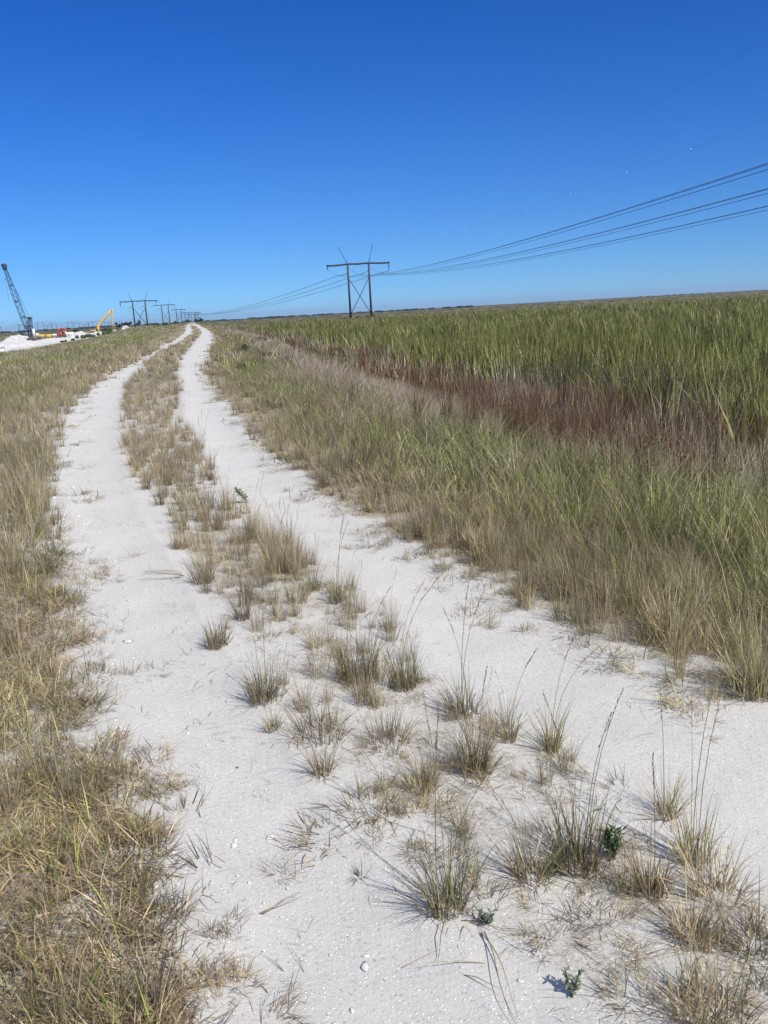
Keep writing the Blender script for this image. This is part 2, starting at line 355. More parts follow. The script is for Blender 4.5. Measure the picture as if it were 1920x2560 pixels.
class Plant:
    def __init__(s): s.V = []; s.F4 = []; s.F3 = []; s.C = []; s.n = 0
    def add(s, V, F4, F3, C, off=(0, 0, 0)):
        s.V.append(V + np.array(off)); s.C.append(C)
        if len(F4): s.F4.append(F4 + s.n)
        if len(F3): s.F3.append(F3 + s.n)
        s.n += len(V); return s
    def obj(s, name, mat, parent=None, link=True):
        fs = [np.concatenate(x) for x in (s.F4, s.F3) if x]
        return mesh_obj(name, np.concatenate(s.V), fs, mat, parent, col=np.concatenate(s.C), link=link)
    def stalk(s, hgt, lean, az, r=.0012, col=(.30, .24, .14), head=.09, hr=.006, hcol=(.22, .13, .09), off=(0, 0, 0)):
        t = np.linspace(0, 1, 7); a = lean * (t ** 1.4)
        P = np.stack([np.sin(a) * t * hgt * math.cos(az), np.sin(a) * t * hgt * math.sin(az), np.cos(a) * t * hgt], -1)
        b = MB().tube(P, np.linspace(r, r * .5, 7), 3); V = np.concatenate(b.v); s.add(V, np.concatenate(b.f4), np.concatenate(b.f3), np.tile(col, (len(V), 1)), off)
        if head:
            d = P[-1] - P[-2]; d /= np.linalg.norm(d); k = 16
            for i in range(k):                              # spikelets along the seed head
                q = P[-1] - d * head * (i / k); sd_ = rng.normal(0, 1, 3); sd_ /= np.linalg.norm(sd_)
                e = q + d * hr * 2.4 + sd_ * hr * (1.0 + .6 * math.sin(math.pi * i / k)); side = np.cross(d, sd_) * hr * .45
                V = np.array([q - side, q + side, e]); s.add(V, [], np.array([[0, 1, 2]]), np.tile(np.array(hcol) * rng.uniform(.7, 1.3), (3, 1)), off)
        return s
STRAW = (.43, .35, .195); TAN = (.31, .25, .155); OLIVE = (.165, .18, .065); GREY = (.36, .305, .215); BRN = (.17, .13, .09)
GRN = (.115, .165, .032); YGRN = (.24, .27, .06); BGRN = (.11, .22, .035)
RUST = (.17, .078, .038); RUST2 = (.10, .052, .028); PINK = (.40, .315, .24); PINK2 = (.31, .235, .175)
def leafy(n, h, spread, size, cols):
    p = Plant()
    for i in range(n):
        q = rng.normal(0, spread, 2); z = rng.uniform(.02, h); a = rng.uniform(0, 2 * math.pi); e = rng.uniform(-.5, .9)
        d = np.array([math.cos(a) * math.cos(e), math.sin(a) * math.cos(e), math.sin(e)]); sd_ = np.array([-math.sin(a), math.cos(a), 0]); L = size * rng.uniform(.6, 1.3)
        o = np.array([q[0], q[1], z]); c = np.array(cols[rng.integers(len(cols))]) * rng.uniform(.75, 1.25)
        V = np.array([o, o + d * L * .5 + sd_ * L * .22, o + d * L, o + d * L * .5 - sd_ * L * .22]); p.add(V, np.array([[0, 1, 2, 3]]), [], np.tile(c, (4, 1)))
    return p
PROTO = bpy.data.collections.new('plant_variants')
def protos(tagname, fn, k, mat=None):
    c = bpy.data.collections.new(tagname)
    for i in range(k):
        o = fn(i).obj('%s_%02d' % (tagname, i), mat or M_LEAF, link=False); c.objects.link(o)
    return c, k
def p_dry(seg, n, wd):
    def f(i):
        p = Plant()
        p.add(*blades(n, .16, .42, .05, .20, wd, .45, seg, (STRAW, TAN, OLIVE, GREY, BRN), (.34, .28, .12, .16, .10)))
        p.add(*blades(n // 3, .10, .25, .07, .9, wd, .6, seg, (STRAW, GREY, BRN), (.4, .35, .25)))
        if i % 3 == 0 and wd < .01: p.stalk(rng.uniform(.38, .6), rng.uniform(.05, .5), rng.uniform(0, 6.3), r=wd * .3, hr=.0055)
        return p
    return f
def p_mat(n, wd, cols=((.33, .25, .14), (.30, .25, .17), BRN, OLIVE, (.46, .36, .18)), cw=(.28, .17, .22, .04, .29)):
    def f(i):
        p = Plant(); b = rng.uniform(0, 6.3)
        for k in range(4):
            V, a, c, C = blades(n // 4, .05, .15, .09, 1.42, wd, .35, 2, cols, cw, flat=rng.uniform(.9, 1.35), dirbias=b + rng.normal(0, 1.3)); V[:, 2] += rng.uniform(0, .03)
            p.add(V, a, c, C, (*rng.normal(0, .05, 2), 0))
        p.add(*blades(n // 10, .08, .20, .10, .6, wd, .5, 2, (OLIVE, STRAW, YGRN), (.5, .3, .2)))
        return p
    return f
def p_mix(seg, n, wd, hs=1.0):
    def f(i):
        p = Plant()
        p.add(*blades(n, .14 * hs, .46 * hs, .12, .38, wd, .8, seg, (OLIVE, TAN, STRAW, YGRN, GREY, BRN), (.32, .18, .13, .22, .06, .09)))
        if i % 2 and wd < .01: p.stalk(rng.uniform(.42, .68) * hs, rng.uniform(.05, .5), rng.uniform(0, 6.3), r=wd * .25, hr=.006, hcol=(.28, .20, .15))
        return p
    return f
def p_green(seg, n, wd):
    def f(i):
        p = Plant(); p.add(*blades(n, .25, .72, .12, .34, wd, .8, seg, (YGRN, (.14, .19, .045), OLIVE, TAN, STRAW), (.36, .24, .18, .12, .10)))
        
        if wd < .015: p.stalk(rng.uniform(.6, .95), rng.uniform(.1, .5), rng.uniform(0, 6.3), r=.0018, col=(.28, .27, .10), head=.14, hr=.007, hcol=(.30, .22, .15))
        return p
    return f
def p_muhly(seg, n, wd):
    def f(i):
        p = Plant(); p.add(*blades(n, .35, .68, .09, .38, wd, .45, seg, (PINK, PINK2, TAN, OLIVE), (.48, .26, .10, .16), tipc=PINK)); return p
    return f
def p_rust(seg, n, wd):
    def f(i):
        p = Plant(); p.add(*blades(n, .35, .95, .07, .09, wd, .10, seg, (RUST, RUST2, BRN, TAN), (.50, .34, .10, .06))); return p
    return f
def p_cat(seg, n, wd, dead=.10):
    def f(i):
        p = Plant(); p.add(*blades(n, .45, 1.5, .30, .14, wd, .35, seg, (GRN, (.10, .135, .03), (.28, .29, .05), (.28, .21, .09), (.42, .36, .24), (.04, .05, .022)), (.22, .20, .24, .12, .05, .17), tipc=(.21, .20, .05))); return p
    return f
def p_deadreed(seg, n, wd):
    def f(i):
        p = Plant(); p.add(*blades(n, .35, 1.15, .25, .20, wd, .3, seg, ((.36, .30, .21), (.50, .44, .32), TAN, OLIVE, BRN, RUST), (.26, .24, .16, .16, .10, .08))); return p
    return f
def p_leafy(i): return leafy(140, .38, .15, .04, (OLIVE, (.11, .17, .045), (.09, .13, .045)))
def p_seed(i):
    p = Plant()
    for k in range(3): p.stalk(rng.uniform(.55, .85), rng.uniform(.05, .6), rng.uniform(0, 6.3), r=.0016, hr=.006, head=.12, off=(*rng.normal(0, .04, 2), 0))
    return p
def p_straw(i):
    p = Plant(); 
    for k in range(7): 
        V, a, c, C = blades(1, .04, .20, .02, 1.5, .0028, .1, 3, (STRAW, TAN, BRN, GREY), flat=1.5); V[:, 2] += .006; p.add(V, a, c, C, (*rng.normal(0, .08, 2), 0))
    return p
def rock(i, rough=.35):
    # lumpy pebble from a subdivided octahedron
    V = np.array([[1, 0, 0], [-1, 0, 0], [0, 1, 0], [0, -1, 0], [0, 0, 1], [0, 0, -1]], float)
    Fc = [[0, 2, 4], [2, 1, 4], [1, 3, 4], [3, 0, 4], [2, 0, 5], [1, 2, 5], [3, 1, 5], [0, 3, 5]]
    for _ in range(2 if rough else 1):
        mid = {}; V = list(V); nf = []
        def md(a, b):
            k = (min(a, b), max(a, b))
            if k not in mid: q = (V[a] + V[b]) / 2; V.append(q / np.linalg.norm(q)); mid[k] = len(V) - 1
            return mid[k]
        for a, b, c in Fc:
            x, y, z = md(a, b), md(b, c), md(c, a); nf += [[a, x, z], [x, b, y], [z, y, c], [x, y, z]]
        Fc = nf; V = np.array(V)
    r = 1 + rough * (rng.uniform(-1, 1, len(V))); V = V * r[:, None] * np.array([1, rng.uniform(.6, .95), rng.uniform(.4, .7)])
    return V, np.array(Fc)
_rc = bpy.data.collections.new('pebble_variants')
for i in range(5):
    V, f = rock(i, .36); _rc.objects.link(mesh_obj('pebble_%02d' % i, V, f, M_ROCK, link=False))
def scatter(name, label, cat, coll, k, pos, scl, tilt=.08, zoff=0.0):
    """instances variants on surveyed points; pos (n,2), scl (n,) or (n,3)"""
    n = len(pos)
    if n == 0: return
    me = bpy.data.meshes.new(name); z = zground(pos[:, 0], pos[:, 1]) + zoff
    me.vertices.add(n); me.vertices.foreach_set('co', np.column_stack([pos, z]).astype(np.float32).ravel())
    rot = np.column_stack([rng.normal(0, tilt, n), rng.normal(0, tilt, n), rng.uniform(0, 2 * math.pi, n)]).astype(np.float32)
    scl = np.asarray(scl, np.float32)
    if scl.ndim == 1: scl = np.repeat(scl[:, None], 3, 1)
    for nm, d in (('rot', rot), ('scl', scl)):
        a = me.attributes.new(nm, 'FLOAT_VECTOR', 'POINT'); a.data.foreach_set('vector', np.ascontiguousarray(d, np.float32).ravel())
    a = me.attributes.new('pick', 'INT', 'POINT'); a.data.foreach_set('value', rng.integers(0, k, n).astype(np.int32))
    o = bpy.data.objects.new(name, me); COL.objects.link(o)
    g = bpy.data.node_groups.new(name, 'GeometryNodeTree')
    g.interface.new_socket('Geometry', in_out='INPUT', socket_type='NodeSocketGeometry'); g.interface.new_socket('Geometry', in_out='OUTPUT', socket_type='NodeSocketGeometry')
    gi = g.nodes.new('NodeGroupInput'); go = g.nodes.new('NodeGroupOutput'); ip = g.nodes.new('GeometryNodeInstanceOnPoints'); ci = g.nodes.new('GeometryNodeCollectionInfo')
    ci.inputs['Collection'].default_value = coll; ci.inputs['Separate Children'].default_value = True; ci.inputs['Reset Children'].default_value = True
    def nat(nm, ty):
        x = g.nodes.new('GeometryNodeInputNamedAttribute'); x.data_type = ty; x.inputs[0].default_value = nm; return x.outputs[0]
    ip.inputs['Pick Instance'].default_value = True
    L = g.links.new; L(gi.outputs[0], ip.inputs['Points']); L(ci.outputs[0], ip.inputs['Instance']); L(nat('pick', 'INT'), ip.inputs['Instance Index']); L(nat('scl', 'FLOAT_VECTOR'), ip.inputs['Scale'])
    e2r = g.nodes.new('FunctionNodeEulerToRotation'); L(nat('rot', 'FLOAT_VECTOR'), e2r.inputs[0]); L(e2r.outputs[0], ip.inputs['Rotation']); L(ip.outputs[0], go.inputs[0])
    md = o.modifiers.new('plants', 'NODES'); md.node_group = g
    return tag(o, label, cat, kind='stuff')
def cand(r0, r1, dens, amax=None):
    """random points in the ring sector ahead, dens per m2"""
    amax = amax or (62 if r1 <= 5 else 42 if r1 <= 14 else 34 if r1 < 60 else 31); amax = R_(amax)
    n = int(dens * amax * (r1 * r1 - r0 * r0)); r = np.sqrt(rng.uniform(r0 * r0, r1 * r1, n)); a = rng.uniform(-amax, amax, n)
    x, y = r * np.sin(a), r * np.cos(a); dl, ma, mb, dr = layout(x, y)
    e = .17 * (fbm(x * 1.7, y * 1.7, 21) - .5) * np.clip(r / 8, .8, 2.5)
    return dict(x=x, y=y, r=r, dl=dl + e, med=np.minimum(ma, mb) + e, dr=dr + e, n=n, u=rng.uniform(0, 1, n), yard=in_poly(x, y, YARD), pn=fbm(x * .5, y * .5, 40), pn2=fbm(x * .13, y * .13, 50))
SPOTS = {}
def put(key, c, prob, base=1.0, xy=1.0, var=.25):
    k = (c['u'] < prob) & ~c['yard']; m = k.sum()
    if m == 0: return
    s = base * rng.uniform(1 - var, 1 + var, m); sx = s * xy
    SPOTS.setdefault(key, []).append((np.column_stack([c['x'][k], c['y'][k]]), np.column_stack([sx, sx, s])))
# distance classes: (r0, r1, plants per m2, horizontal widening, detail suffix)
BANDS = [(.9, 3.2, 280, .8, 'near'), (3.2, 6.5, 150, .85, 'near'), (6.5, 13, 52, 1.0, 'mid'), (13, 28, 18, 1.25, 'mid'), (28, 60, 5.5, 1.7, 'far'), (60, 130, 1.5, 2.6, 'far'), (130, 300, .40, 4.0, 'far')]
for r0, r1, de, xy, q in BANDS:
    c = cand(r0, r1, de); dl, dr, md, r, pn, pn2 = c['dl'], c['dr'], c['med'], c['r'], c['pn'], c['pn2']
    # ---- left verge: matted straw nearest, standing dry and mixed grass beyond
    L = sm(-.02, .22, dl)
    nearL = 1 - sm(6.0, 9, r)
    put('mat_' + q, c, sm(-.02, .22, dl) * (.45 + .55 * nearL) * (1 - sm(2.5, 4, dl)), 1.0, xy)
    c['u'] = rng.uniform(0, 1, c['n']); put('mat_' + q, c, np.exp(-((dl - .02) / .22) ** 2) * .35 * sm(.42, .55, fbm(c['x'] * 3, c['y'] * 3, 61)), .7, xy)
    c['u'] = rng.uniform(0, 1, c['n'])
    standL = L * sm(.0, .3, dl) * (.03 + .97 * sm(5.0, 8.5, r + .5 * (dl - 1)))
    gpatch = np.clip(sm(.38, .52, pn2) * sm(1.6, 5, dl) * sm(7, 14, r) + np.exp(-((c['x'] + 12) ** 2 + (c['y'] - 22) ** 2) / 14), 0, 1)
    put('dry_' + q, c, standL * (1 - gpatch) * (1 - .75 * sm(2.0, 7, dl)), .82, xy)
    c['u'] = rng.uniform(0, 1, c['n'])
    put('mix_' + q, c, standL * sm(.6, 2.6, dl) * (1 - .5 * gpatch) * (dl < 75), .72, xy)
    c['u'] = rng.uniform(0, 1, c['n']); put('green_' + q, c, standL * gpatch * .8 * (dl < 70), .55, xy)
    c['u'] = rng.uniform(0, 1, c['n']); put('muhly_' + q, c, L * sm(5, 10, dl) * sm(.45, .6, pn) * .45 * sm(9, 16, r) * (dl < 60), .7, xy * .8)
    # ---- median
    Md = sm(.0, .22, md)
    c['u'] = rng.uniform(0, 1, c['n']); put('dry_' + q, c, Md * sm(2.6, 6.0, r) * (.28 + .34 * sm(6, 10, r) + (.72 - .34 * sm(6, 10, r)) * sm(.42 - .14 * sm(6, 14, r), .53 - .14 * sm(6, 14, r), fbm(c['x'] * 1.5, c['y'] * 1.1, 33))) * (.5 + .45 * sm(4, 8, r)), .66, xy, .35)
    c['u'] = rng.uniform(0, 1, c['n']); put('dry_' + q, c, Md * sm(2.0, 3.4, r) * (1 - sm(7, 9, r)) * (.05 + .24 * sm(.44, .56, fbm(c['x'] * 1.6, c['y'] * 1.6, 77))), .5, .9, .45)
    c['u'] = rng.uniform(0, 1, c['n']); put('mat_' + q, c, Md * (.09 + .16 * sm(.45, .6, fbm(c['x'] * 1.3, c['y'] * 1.3, 19)) + .14 * sm(3, 7, r)), .66, xy)
    # ---- right verge
    dr = dr + 1.5 * (1 - sm(8, 22, c['y'])) * sm(1.5, 5, dr)
    Rg = sm(-.05, .3, dr)
    slim = 1 - sm(5.2, 6.6, dr)
    c['u'] = rng.uniform(0, 1, c['n']); put('dry_' + q, c, Rg * (1 - .9 * sm(.4, 1.4, dr)) * .7, .62, xy, .35)
    c['u'] = rng.uniform(0, 1, c['n']); put('mat_' + q, c, sm(-.3, .2, dr) * (1 - sm(.6, 1.4, dr)) * .45, .8, xy)
    c['u'] = rng.uniform(0, 1, c['n']); put('mat_' + q, c, sm(.2, .9, dr) * slim * .12 * (1 - sm(15, 30, r)), 1.9, xy)
    c['u'] = rng.uniform(0, 1, c['n']); put('mix_' + q, c, sm(.2, .9, dr) * slim * .8, .66, xy, .35)
    gp = np.exp(-((dr - 3.4) / 1.8) ** 2) * (.24 + .9 * np.exp(-((c['y'] - 6.2) / 4) ** 2))
    c['u'] = rng.uniform(0, 1, c['n']); put('green_' + q, c, gp * .8 * sm(.5, 1.6, dr), .78, xy)
    mu = np.exp(-((dr - 4.5) / 1.7) ** 2) * (1 - .75 * np.exp(-((c['y'] - 6.8) / 3.2) ** 2)) * (.3 + .7 * sm(.38, .52, fbm(c['x'] * .55, c['y'] * .3, 83)))
    c['u'] = rng.uniform(0, 1, c['n']); put('muhly_' + q, c, mu * .9 * sm(.8, 2, dr), .9, xy)
    lf = np.exp(-((dr - 6.2) / .8) ** 2) * .22 * sm(9, 14, r) + np.exp(-((dr - 3.2) / 1.6) ** 2) * .03 + np.exp(-((dr - 5.2) / 1.2) ** 2) * .16 * (1 - sm(7, 11, r))
    lf = lf + np.exp(-((dr - 4.5) / 3) ** 2) * .12 * sm(35, 60, r) + sm(12, 40, dl) * (dl < 70) * .08 * sm(.5, .6, pn2)
    c['u'] = rng.uniform(0, 1, c['n']); put('leafy_' + q, c, lf * (dr > 1.5) * (q != 'near') + (q != 'near') * lf * (dl > 12), 1.0, min(xy, 1.5))
    ru = (np.exp(-((dr - 7.5) / (1.2 + 1.3 * (1 - sm(12, 24, c['y'])))) ** 2) * sm(.48, .54, fbm(c['x'] * .9, c['y'] * .6, 71)) * .6 + .05 * np.exp(-((dr - 9) / 2) ** 2)) * (1 - .5 * sm(40, 90, r))
    c['u'] = rng.uniform(0, 1, c['n']); put('rust_' + q, c, ru * .95, 1.0, xy)
    c['u'] = rng.uniform(0, 1, c['n']); put('mix_' + q, c, sm(5.6, 6.6, dr) * (1 - sm(9.5, 11, dr)) * .8, 1.0, xy)
    c['u'] = rng.uniform(0, 1, c['n']); put('deadreed_' + q, c, np.exp(-((dr - 7.6) / 1.3) ** 2) * .34 * sm(.43, .53, fbm(c['x'] * .7, c['y'] * .7, 44)), .85, xy)
    c['u'] = rng.uniform(0, 1, c['n']); put('deadreed_' + q, c, np.exp(-((dr - 9.3) / 1.2) ** 2) * .5 * sm(.42, .54, fbm(c['x'] * .4, c['y'] * .4, 91)), 1.0, xy)
    if r1 > 8:
        put('deadreed_' + q, c, sm(9.5, 10.5, dr) * (1 - sm(11, 17, dr)) * .25, 1.0, xy)
        ct = sm(9.3, 10.8, dr + 1.0 * (pn - .5) * 2)
        c['u'] = rng.uniform(0, 1, c['n']); put('cattail_' + q, c, ct * (.30 + .7 * sm(.40, .55, fbm(c['x'] * .45, c['y'] * .45, 95))) * (.42 if q != 'far' else .65) * (1 - .75 * sm(150, 330, r)), 1.0, xy if q != 'far' else xy * .9, .15)
# far fields: wide low clumps
for r0, r1, de, xy in ((300, 650, .06, 9.), (650, 1500, .012, 18.)):
    c = cand(r0, r1, de)
    put('mix_far', c, ((c['dl'] > .5) | (c['dr'] > .5)) * .35 * (np.maximum(c['dl'], c['dr']) > .5), 1.0, xy)
    c['u'] = rng.uniform(0, 1, c['n']); put('muhly_far', c, (c['dr'] > 12) * .0, 1.0, xy)
KINDS_ = {
 'dry': (lambda s, n, w_: p_dry(s, n, w_), 'dry_grass', {'near': (3, 42, .0034), 'mid': (2, 36, .0052), 'far': (1, 22, .020)}, 'dry straw-coloured grass tufts along both wheel tracks and the median', 6),
 'mat': (lambda s, n, w_: p_mat(n, w_), 'matted_straw', {'near': (2, 60, .0042), 'mid': (2, 30, .007), 'far': (2, 20, .02)}, 'flattened grey-tan dead grass lying along the track edges', 6),
 'mix': (lambda s, n, w_: p_mix(s, n, w_), 'verge_grass', {'near': (3, 42, .0044), 'mid': (3, 30, .0078), 'far': (1, 20, .026)}, 'mixed olive and tan knee-high grass of the verges', 6),
 'green': (lambda s, n, w_: p_green(s, n, w_), 'green_grass', {'near': (4, 40, .0065), 'mid': (3, 28, .0095), 'far': (1, 18, .03)}, 'taller yellow-green grass growing in patches in the verges', 5),
 'muhly': (lambda s, n, w_: p_muhly(s, n, w_), 'pink_grass', {'near': (3, 70, .0026), 'mid': (2, 50, .005), 'far': (1, 22, .022)}, 'hazy pinkish-grey fine grass on the right slope and far left', 5),
 'rust': (lambda s, n, w_: p_rust(s, n, w_), 'rust_grass', {'near': (3, 80, .0045), 'mid': (2, 64, .008), 'far': (1, 26, .026)}, 'upright rust-red grass in a line before the green reeds', 5),
 'deadreed': (lambda s, n, w_: p_deadreed(s, n, w_), 'dead_reeds', {'near': (3, 22, .008), 'mid': (2, 20, .012), 'far': (1, 14, .03)}, 'pale grey dead reeds at the edge of the green marsh', 5),
 'cattail': (lambda s, n, w_: p_cat(s, n, w_), 'marsh_reeds', {'near': (3, 16, .024), 'mid': (2, 13, .034), 'far': (1, 12, .055)}, 'dense green cattail reeds filling the marsh on the right', 6),
 'leafy': (lambda s, n, w_: p_leafy, 'leafy_weeds', {'near': (1, 1, 1), 'mid': (1, 1, 1), 'far': (1, 1, 1)}, 'low green broad-leaved weeds scattered through the verge grass', 4),
}
for key, L in sorted(SPOTS.items()):
    kd, q = key.rsplit('_', 1); fn, nm, det, lab, kv = KINDS_[kd]
    pos = np.concatenate([a for a, b in L]); sc = np.concatenate([b for a, b in L])
    coll, k = protos(key, fn(*det[q]), kv, M_REED if kd in ('cattail', 'deadreed') else None)
    scatter(nm, lab + {'near': ', close by the camera', 'mid': ', a little way off', 'far': ', in the distance'}[q], 'grass' if kd not in ('cattail', 'deadreed', 'leafy') else {'cattail': 'reeds', 'deadreed': 'reeds', 'leafy': 'weeds'}[kd], coll, k, pos, sc)
    print(key, len(pos))
# seed stalks, straw bits, pebbles
c = cand(1.2, 16, 5.5); coll, k = protos('seed', p_seed, 5)
kk = (c['u'] < ((c['med'] > .1) * .07 + (c['dr'] > .3) * (c['dr'] < 3) * .9 + (c['dl'] > .4) * .12)) ; scatter('seed_stalks', 'thin grass stalks with dark seed heads standing above the verge grass', 'grass', coll, k, np.column_stack([c['x'], c['y']])[kk], rng.uniform(.7, 1.1, kk.sum()))
c = cand(1.2, 22, 22); coll, k = protos('straw', p_straw, 6)
edge = np.exp(-(np.minimum(np.abs(c['dl']), np.abs(c['dr'] - .1)) / .3) ** 2)
kk = c['u'] < np.where(c['med'] > -.15, .8, .03 + .8 * edge) * ((c['dl'] < .5) & (c['dr'] < .9)); scatter('loose_straw', 'loose dead straw and twigs lying on the pale sand', 'straw', coll, k, np.column_stack([c['x'], c['y']])[kk], rng.uniform(.5, 1.2, kk.sum()), .02)
c = cand(1.2, 9, 600, 55); kk = (c['u'] < .42 + .4 * (np.abs(c['dl']) < .35)) & (c['dl'] < .6) & (c['dr'] < .5)
s = .0012 * np.exp(rng.exponential(.38, kk.sum())); s = np.minimum(s, .007); scatter('gravel', 'small white limestone chips scattered over the wheel tracks', 'gravel', _rc, 5, np.column_stack([c['x'], c['y']])[kk], s, .4, -.001)
c = cand(1.5, 24, 90, 45); kk = (c['u'] < np.exp(-((c['dl'] + .10) / .20) ** 2) * (.25 + .75 * (c['pn'] > .48)) * (1 - .6 * sm(8, 20, c['r'])) + (c['med'] > 0) * .05)
s = (.0035 + .0045 * rng.exponential(.55, kk.sum())) * (1 + c['r'][kk] / 20); scatter('gravel', 'larger white limestone stones pushed to the edge of the left wheel track', 'gravel', _rc, 5, np.column_stack([c['x'], c['y']])[kk], s, .4, .002)
# ------------------------------------------------------------------ single tussocks, traced one by one
D = 1.1573
def tussock(px, py, hgt, n, spread, lean, cols, cw, stalks, label, group='grass tussocks on the track median', dirb=None, flatten=0.0):
    hgt, n, spread = hgt * .84, int(n * .72), spread * .85
    g = gr(px * D, py * D); z = float(zground(np.array([g[0]]), np.array([g[1]]))[0])
    t = empty('grass_tussock', (g[0], g[1], z)); tag(t, label, 'grass tussock', group)
    p = Plant(); p.add(*blades(int(n * 1.25), hgt * .45, hgt, spread, lean, .0031, .4, 4, cols, cw))
    p.add(*blades(n // 2, hgt * .2, hgt * .6, spread * 1.3, lean * 2.6, .0036, .5, 3, (STRAW, GREY, BRN), (.4, .35, .25)))
    if flatten: p.add(*blades(int(n * .8), hgt * .4, hgt * .9, spread * 1.6, 1.2, .005, .5, 4, (STRAW, TAN, GREY, BRN), (.3, .3, .2, .2)))
    p.add(*blades(n // 3, hgt * .3, hgt * .8, spread, lean * 1.5, .0036, 1.6, 4, (STRAW, TAN, BRN), (.4, .35, .25)))
    p.obj('blades', M_LEAF, t)
    for sh, sl, sa in stalks:
        q = Plant(); q.stalk(sh, sl, sa, r=.0016, hr=.0055, head=min(.16, sh * .24), col=(.27, .23, .13)); o = q.obj('seed_stalk', M_LEAF, t); o.location = tuple(rng.normal(0, spread * .3, 2)) + (0,)
DRYC = ((STRAW, TAN, OLIVE, (.24, .15, .09), GREY), (.34, .28, .10, .18, .10)); GRC = ((OLIVE, YGRN, STRAW, TAN, BRN), (.17, .12, .34, .25, .12))
TS = [
 (965, 1960, .34, 110, .06, .34, GRC, [(.62, .10, 2.2), (.56, .15, 1.2), (.45, .4, .3)], 'thin-stalked tussock standing alone near the bottom centre of the left track'),
 (1150, 1895, .30, 100, .05, .42, DRYC, [(.4, .5, 2.8)], 'dry tussock leaning left just beside the tallest green-stemmed clump'),
 (1245, 1865, .38, 150, .075, .26, GRC, [(.56, .2, .3), (.5, .3, 2.0), (.52, .15, 5.5)], 'largest green-stemmed clump, directly left of the leafy green sprig'),
 (1190, 1622, .30, 80, .035, .22, GRC, [(.44, .25, .5), (.42, .4, 0.0)], 'slim upright tussock closest to the right wheel track at mid median'),
 (1100, 1598, .24, 50, .03, .22, GRC, [(.36, .3, .2)], 'small narrow tussock just left of the slim upright one'),
 (1440, 1762, .26, 70, .035, .36, DRYC, [(.40, .12, 1.6)], 'lone spiky tussock standing out on the right wheel track'),
 (1000, 1540, .28, 110, .07, .34, GRC, [(.62, .12, .6), (.52, .3, .7), (.45, .2, 2.6)], 'wide tussock with two long dark seed stalks rising over the right wheel track'),
 (1025, 1665, .36, 120, .06, .2, GRC, [(.4, .1, .4)], 'tall narrow green and straw clump at the centre of the median'),
 (912, 1702, .26, 110, .05, .34, DRYC, [], 'compact rounded tussock left of the tall narrow centre clump'),
 (695, 1668, .24, 70, .035, .42, DRYC, [], 'small fan-shaped tussock alone on the sand beside the left wheel track'),
 (690, 1585, .26, 150, .12, .34, DRYC, [(.34, .2, 1.0)], 'broad brown clump above the small fan-shaped tussock'),
 (588, 1570, .18, 50, .03, .4, GRC, [], 'tiny tussock at the left edge of the median below the green-tipped clump'),
 (570, 1508, .34, 130, .07, .2, GRC, [(.4, .1, 1.4)], 'green-tipped upright clump on the left edge of the median'),
 (775, 1465, .38, 190, .10, .14, GRC, [(.46, .2, 1.0), (.45, .3, .2)], 'dense tall dark green clump in the middle of the median'),
 (872, 1480, .34, 110, .07, .14, GRC, [(.5, .3, .4), (.5, .36, .3)], 'upright straw clump beside the dense dark green one, nearer the right track'),
 (838, 1600, .24, 90, .09, .4, DRYC, [], 'low open tussock between the broad brown clump and the centre clump'),
 (1405, 1925, .26, 110, .05, .28, DRYC, [(.40, .1, 1.5)], 'brown tussock right of the leafy green sprig'),
 (1500, 1858, .30, 80, .05, .16, GRC, [(.80, .22, .5), (.76, .2, .3), (.5, .1, 1.4)], 'tussock with the two tallest seed stalks at the right edge'),
 (1545, 1935, .26, 110, .07, .4, DRYC, [], 'straw-coloured tussock below the two tallest seed stalks'),
 (1500, 2025, .26, 110, .06, .32, DRYC, [], 'reddish-brown tussock in the lower right corner area of the median'),
 (1625, 2040, .24, 120, .07, .36, DRYC, [], 'dark tussock cut by the right edge of the photo'),
 (1530, 2195, .25, 150, .10, .34, DRYC, [(.4, .2, 1.0)], 'wide clump cut by the bottom edge in the lower right corner'),
 (470, 1390, .28, 110, .06, .16, DRYC, [], 'dry clump on the left edge of the median above the green-tipped clump'),
 (525, 1335, .24, 80, .05, .2, DRYC, [], 'small dry clump right of the dry clump on the median edge'),
 (440, 1255, .28, 120, .08, .2, DRYC, [], 'bushy clump beside the long flattened straw lying over the left track'),
 (590, 1235, .28, 120, .09, .16, DRYC, [(.4, .2, .6)], 'thick clump where the median grass begins to open up'),
 (640, 1300, .26, 90, .07, .2, DRYC, [], 'dry clump in the middle of the median with a dark stub beside it'),
 (730, 1300, .26, 80, .05, .2, GRC, [(.5, .15, .8), (.46, .2, .2)], 'slender clump with tall stalks near the right track edge'),
 (680, 1395, .20, 60, .05, .24, GRC, [], 'short green tuft left of the dense dark green clump'),
 (395, 1180, .30, 120, .07, .16, DRYC, [], 'clump at the left front corner of the thick median grass'),
]
for (px, py, h, n, sp, ln, (cs, cw), st, lab) in TS: tussock(px, py, h, n, sp, ln, cs, cw, st, lab)
tussock(800, 1745, .2, 60, .10, .9, DRYC[0], DRYC[1], [(.35, .7, 2.5)], 'flattened sprawling dead tussock beside the left wheel track', flatten=1)
tussock(700, 1795, .14, 60, .10, 1.0, DRYC[0], DRYC[1], [], 'low flattened patch of dead grass below the sprawling dead tussock', flatten=1)
tussock(775, 1880, .09, 14, .01, 1.2, (OLIVE, GRN), (.5, .5), [], 'tiny star-shaped green grass seedling alone on the sand')
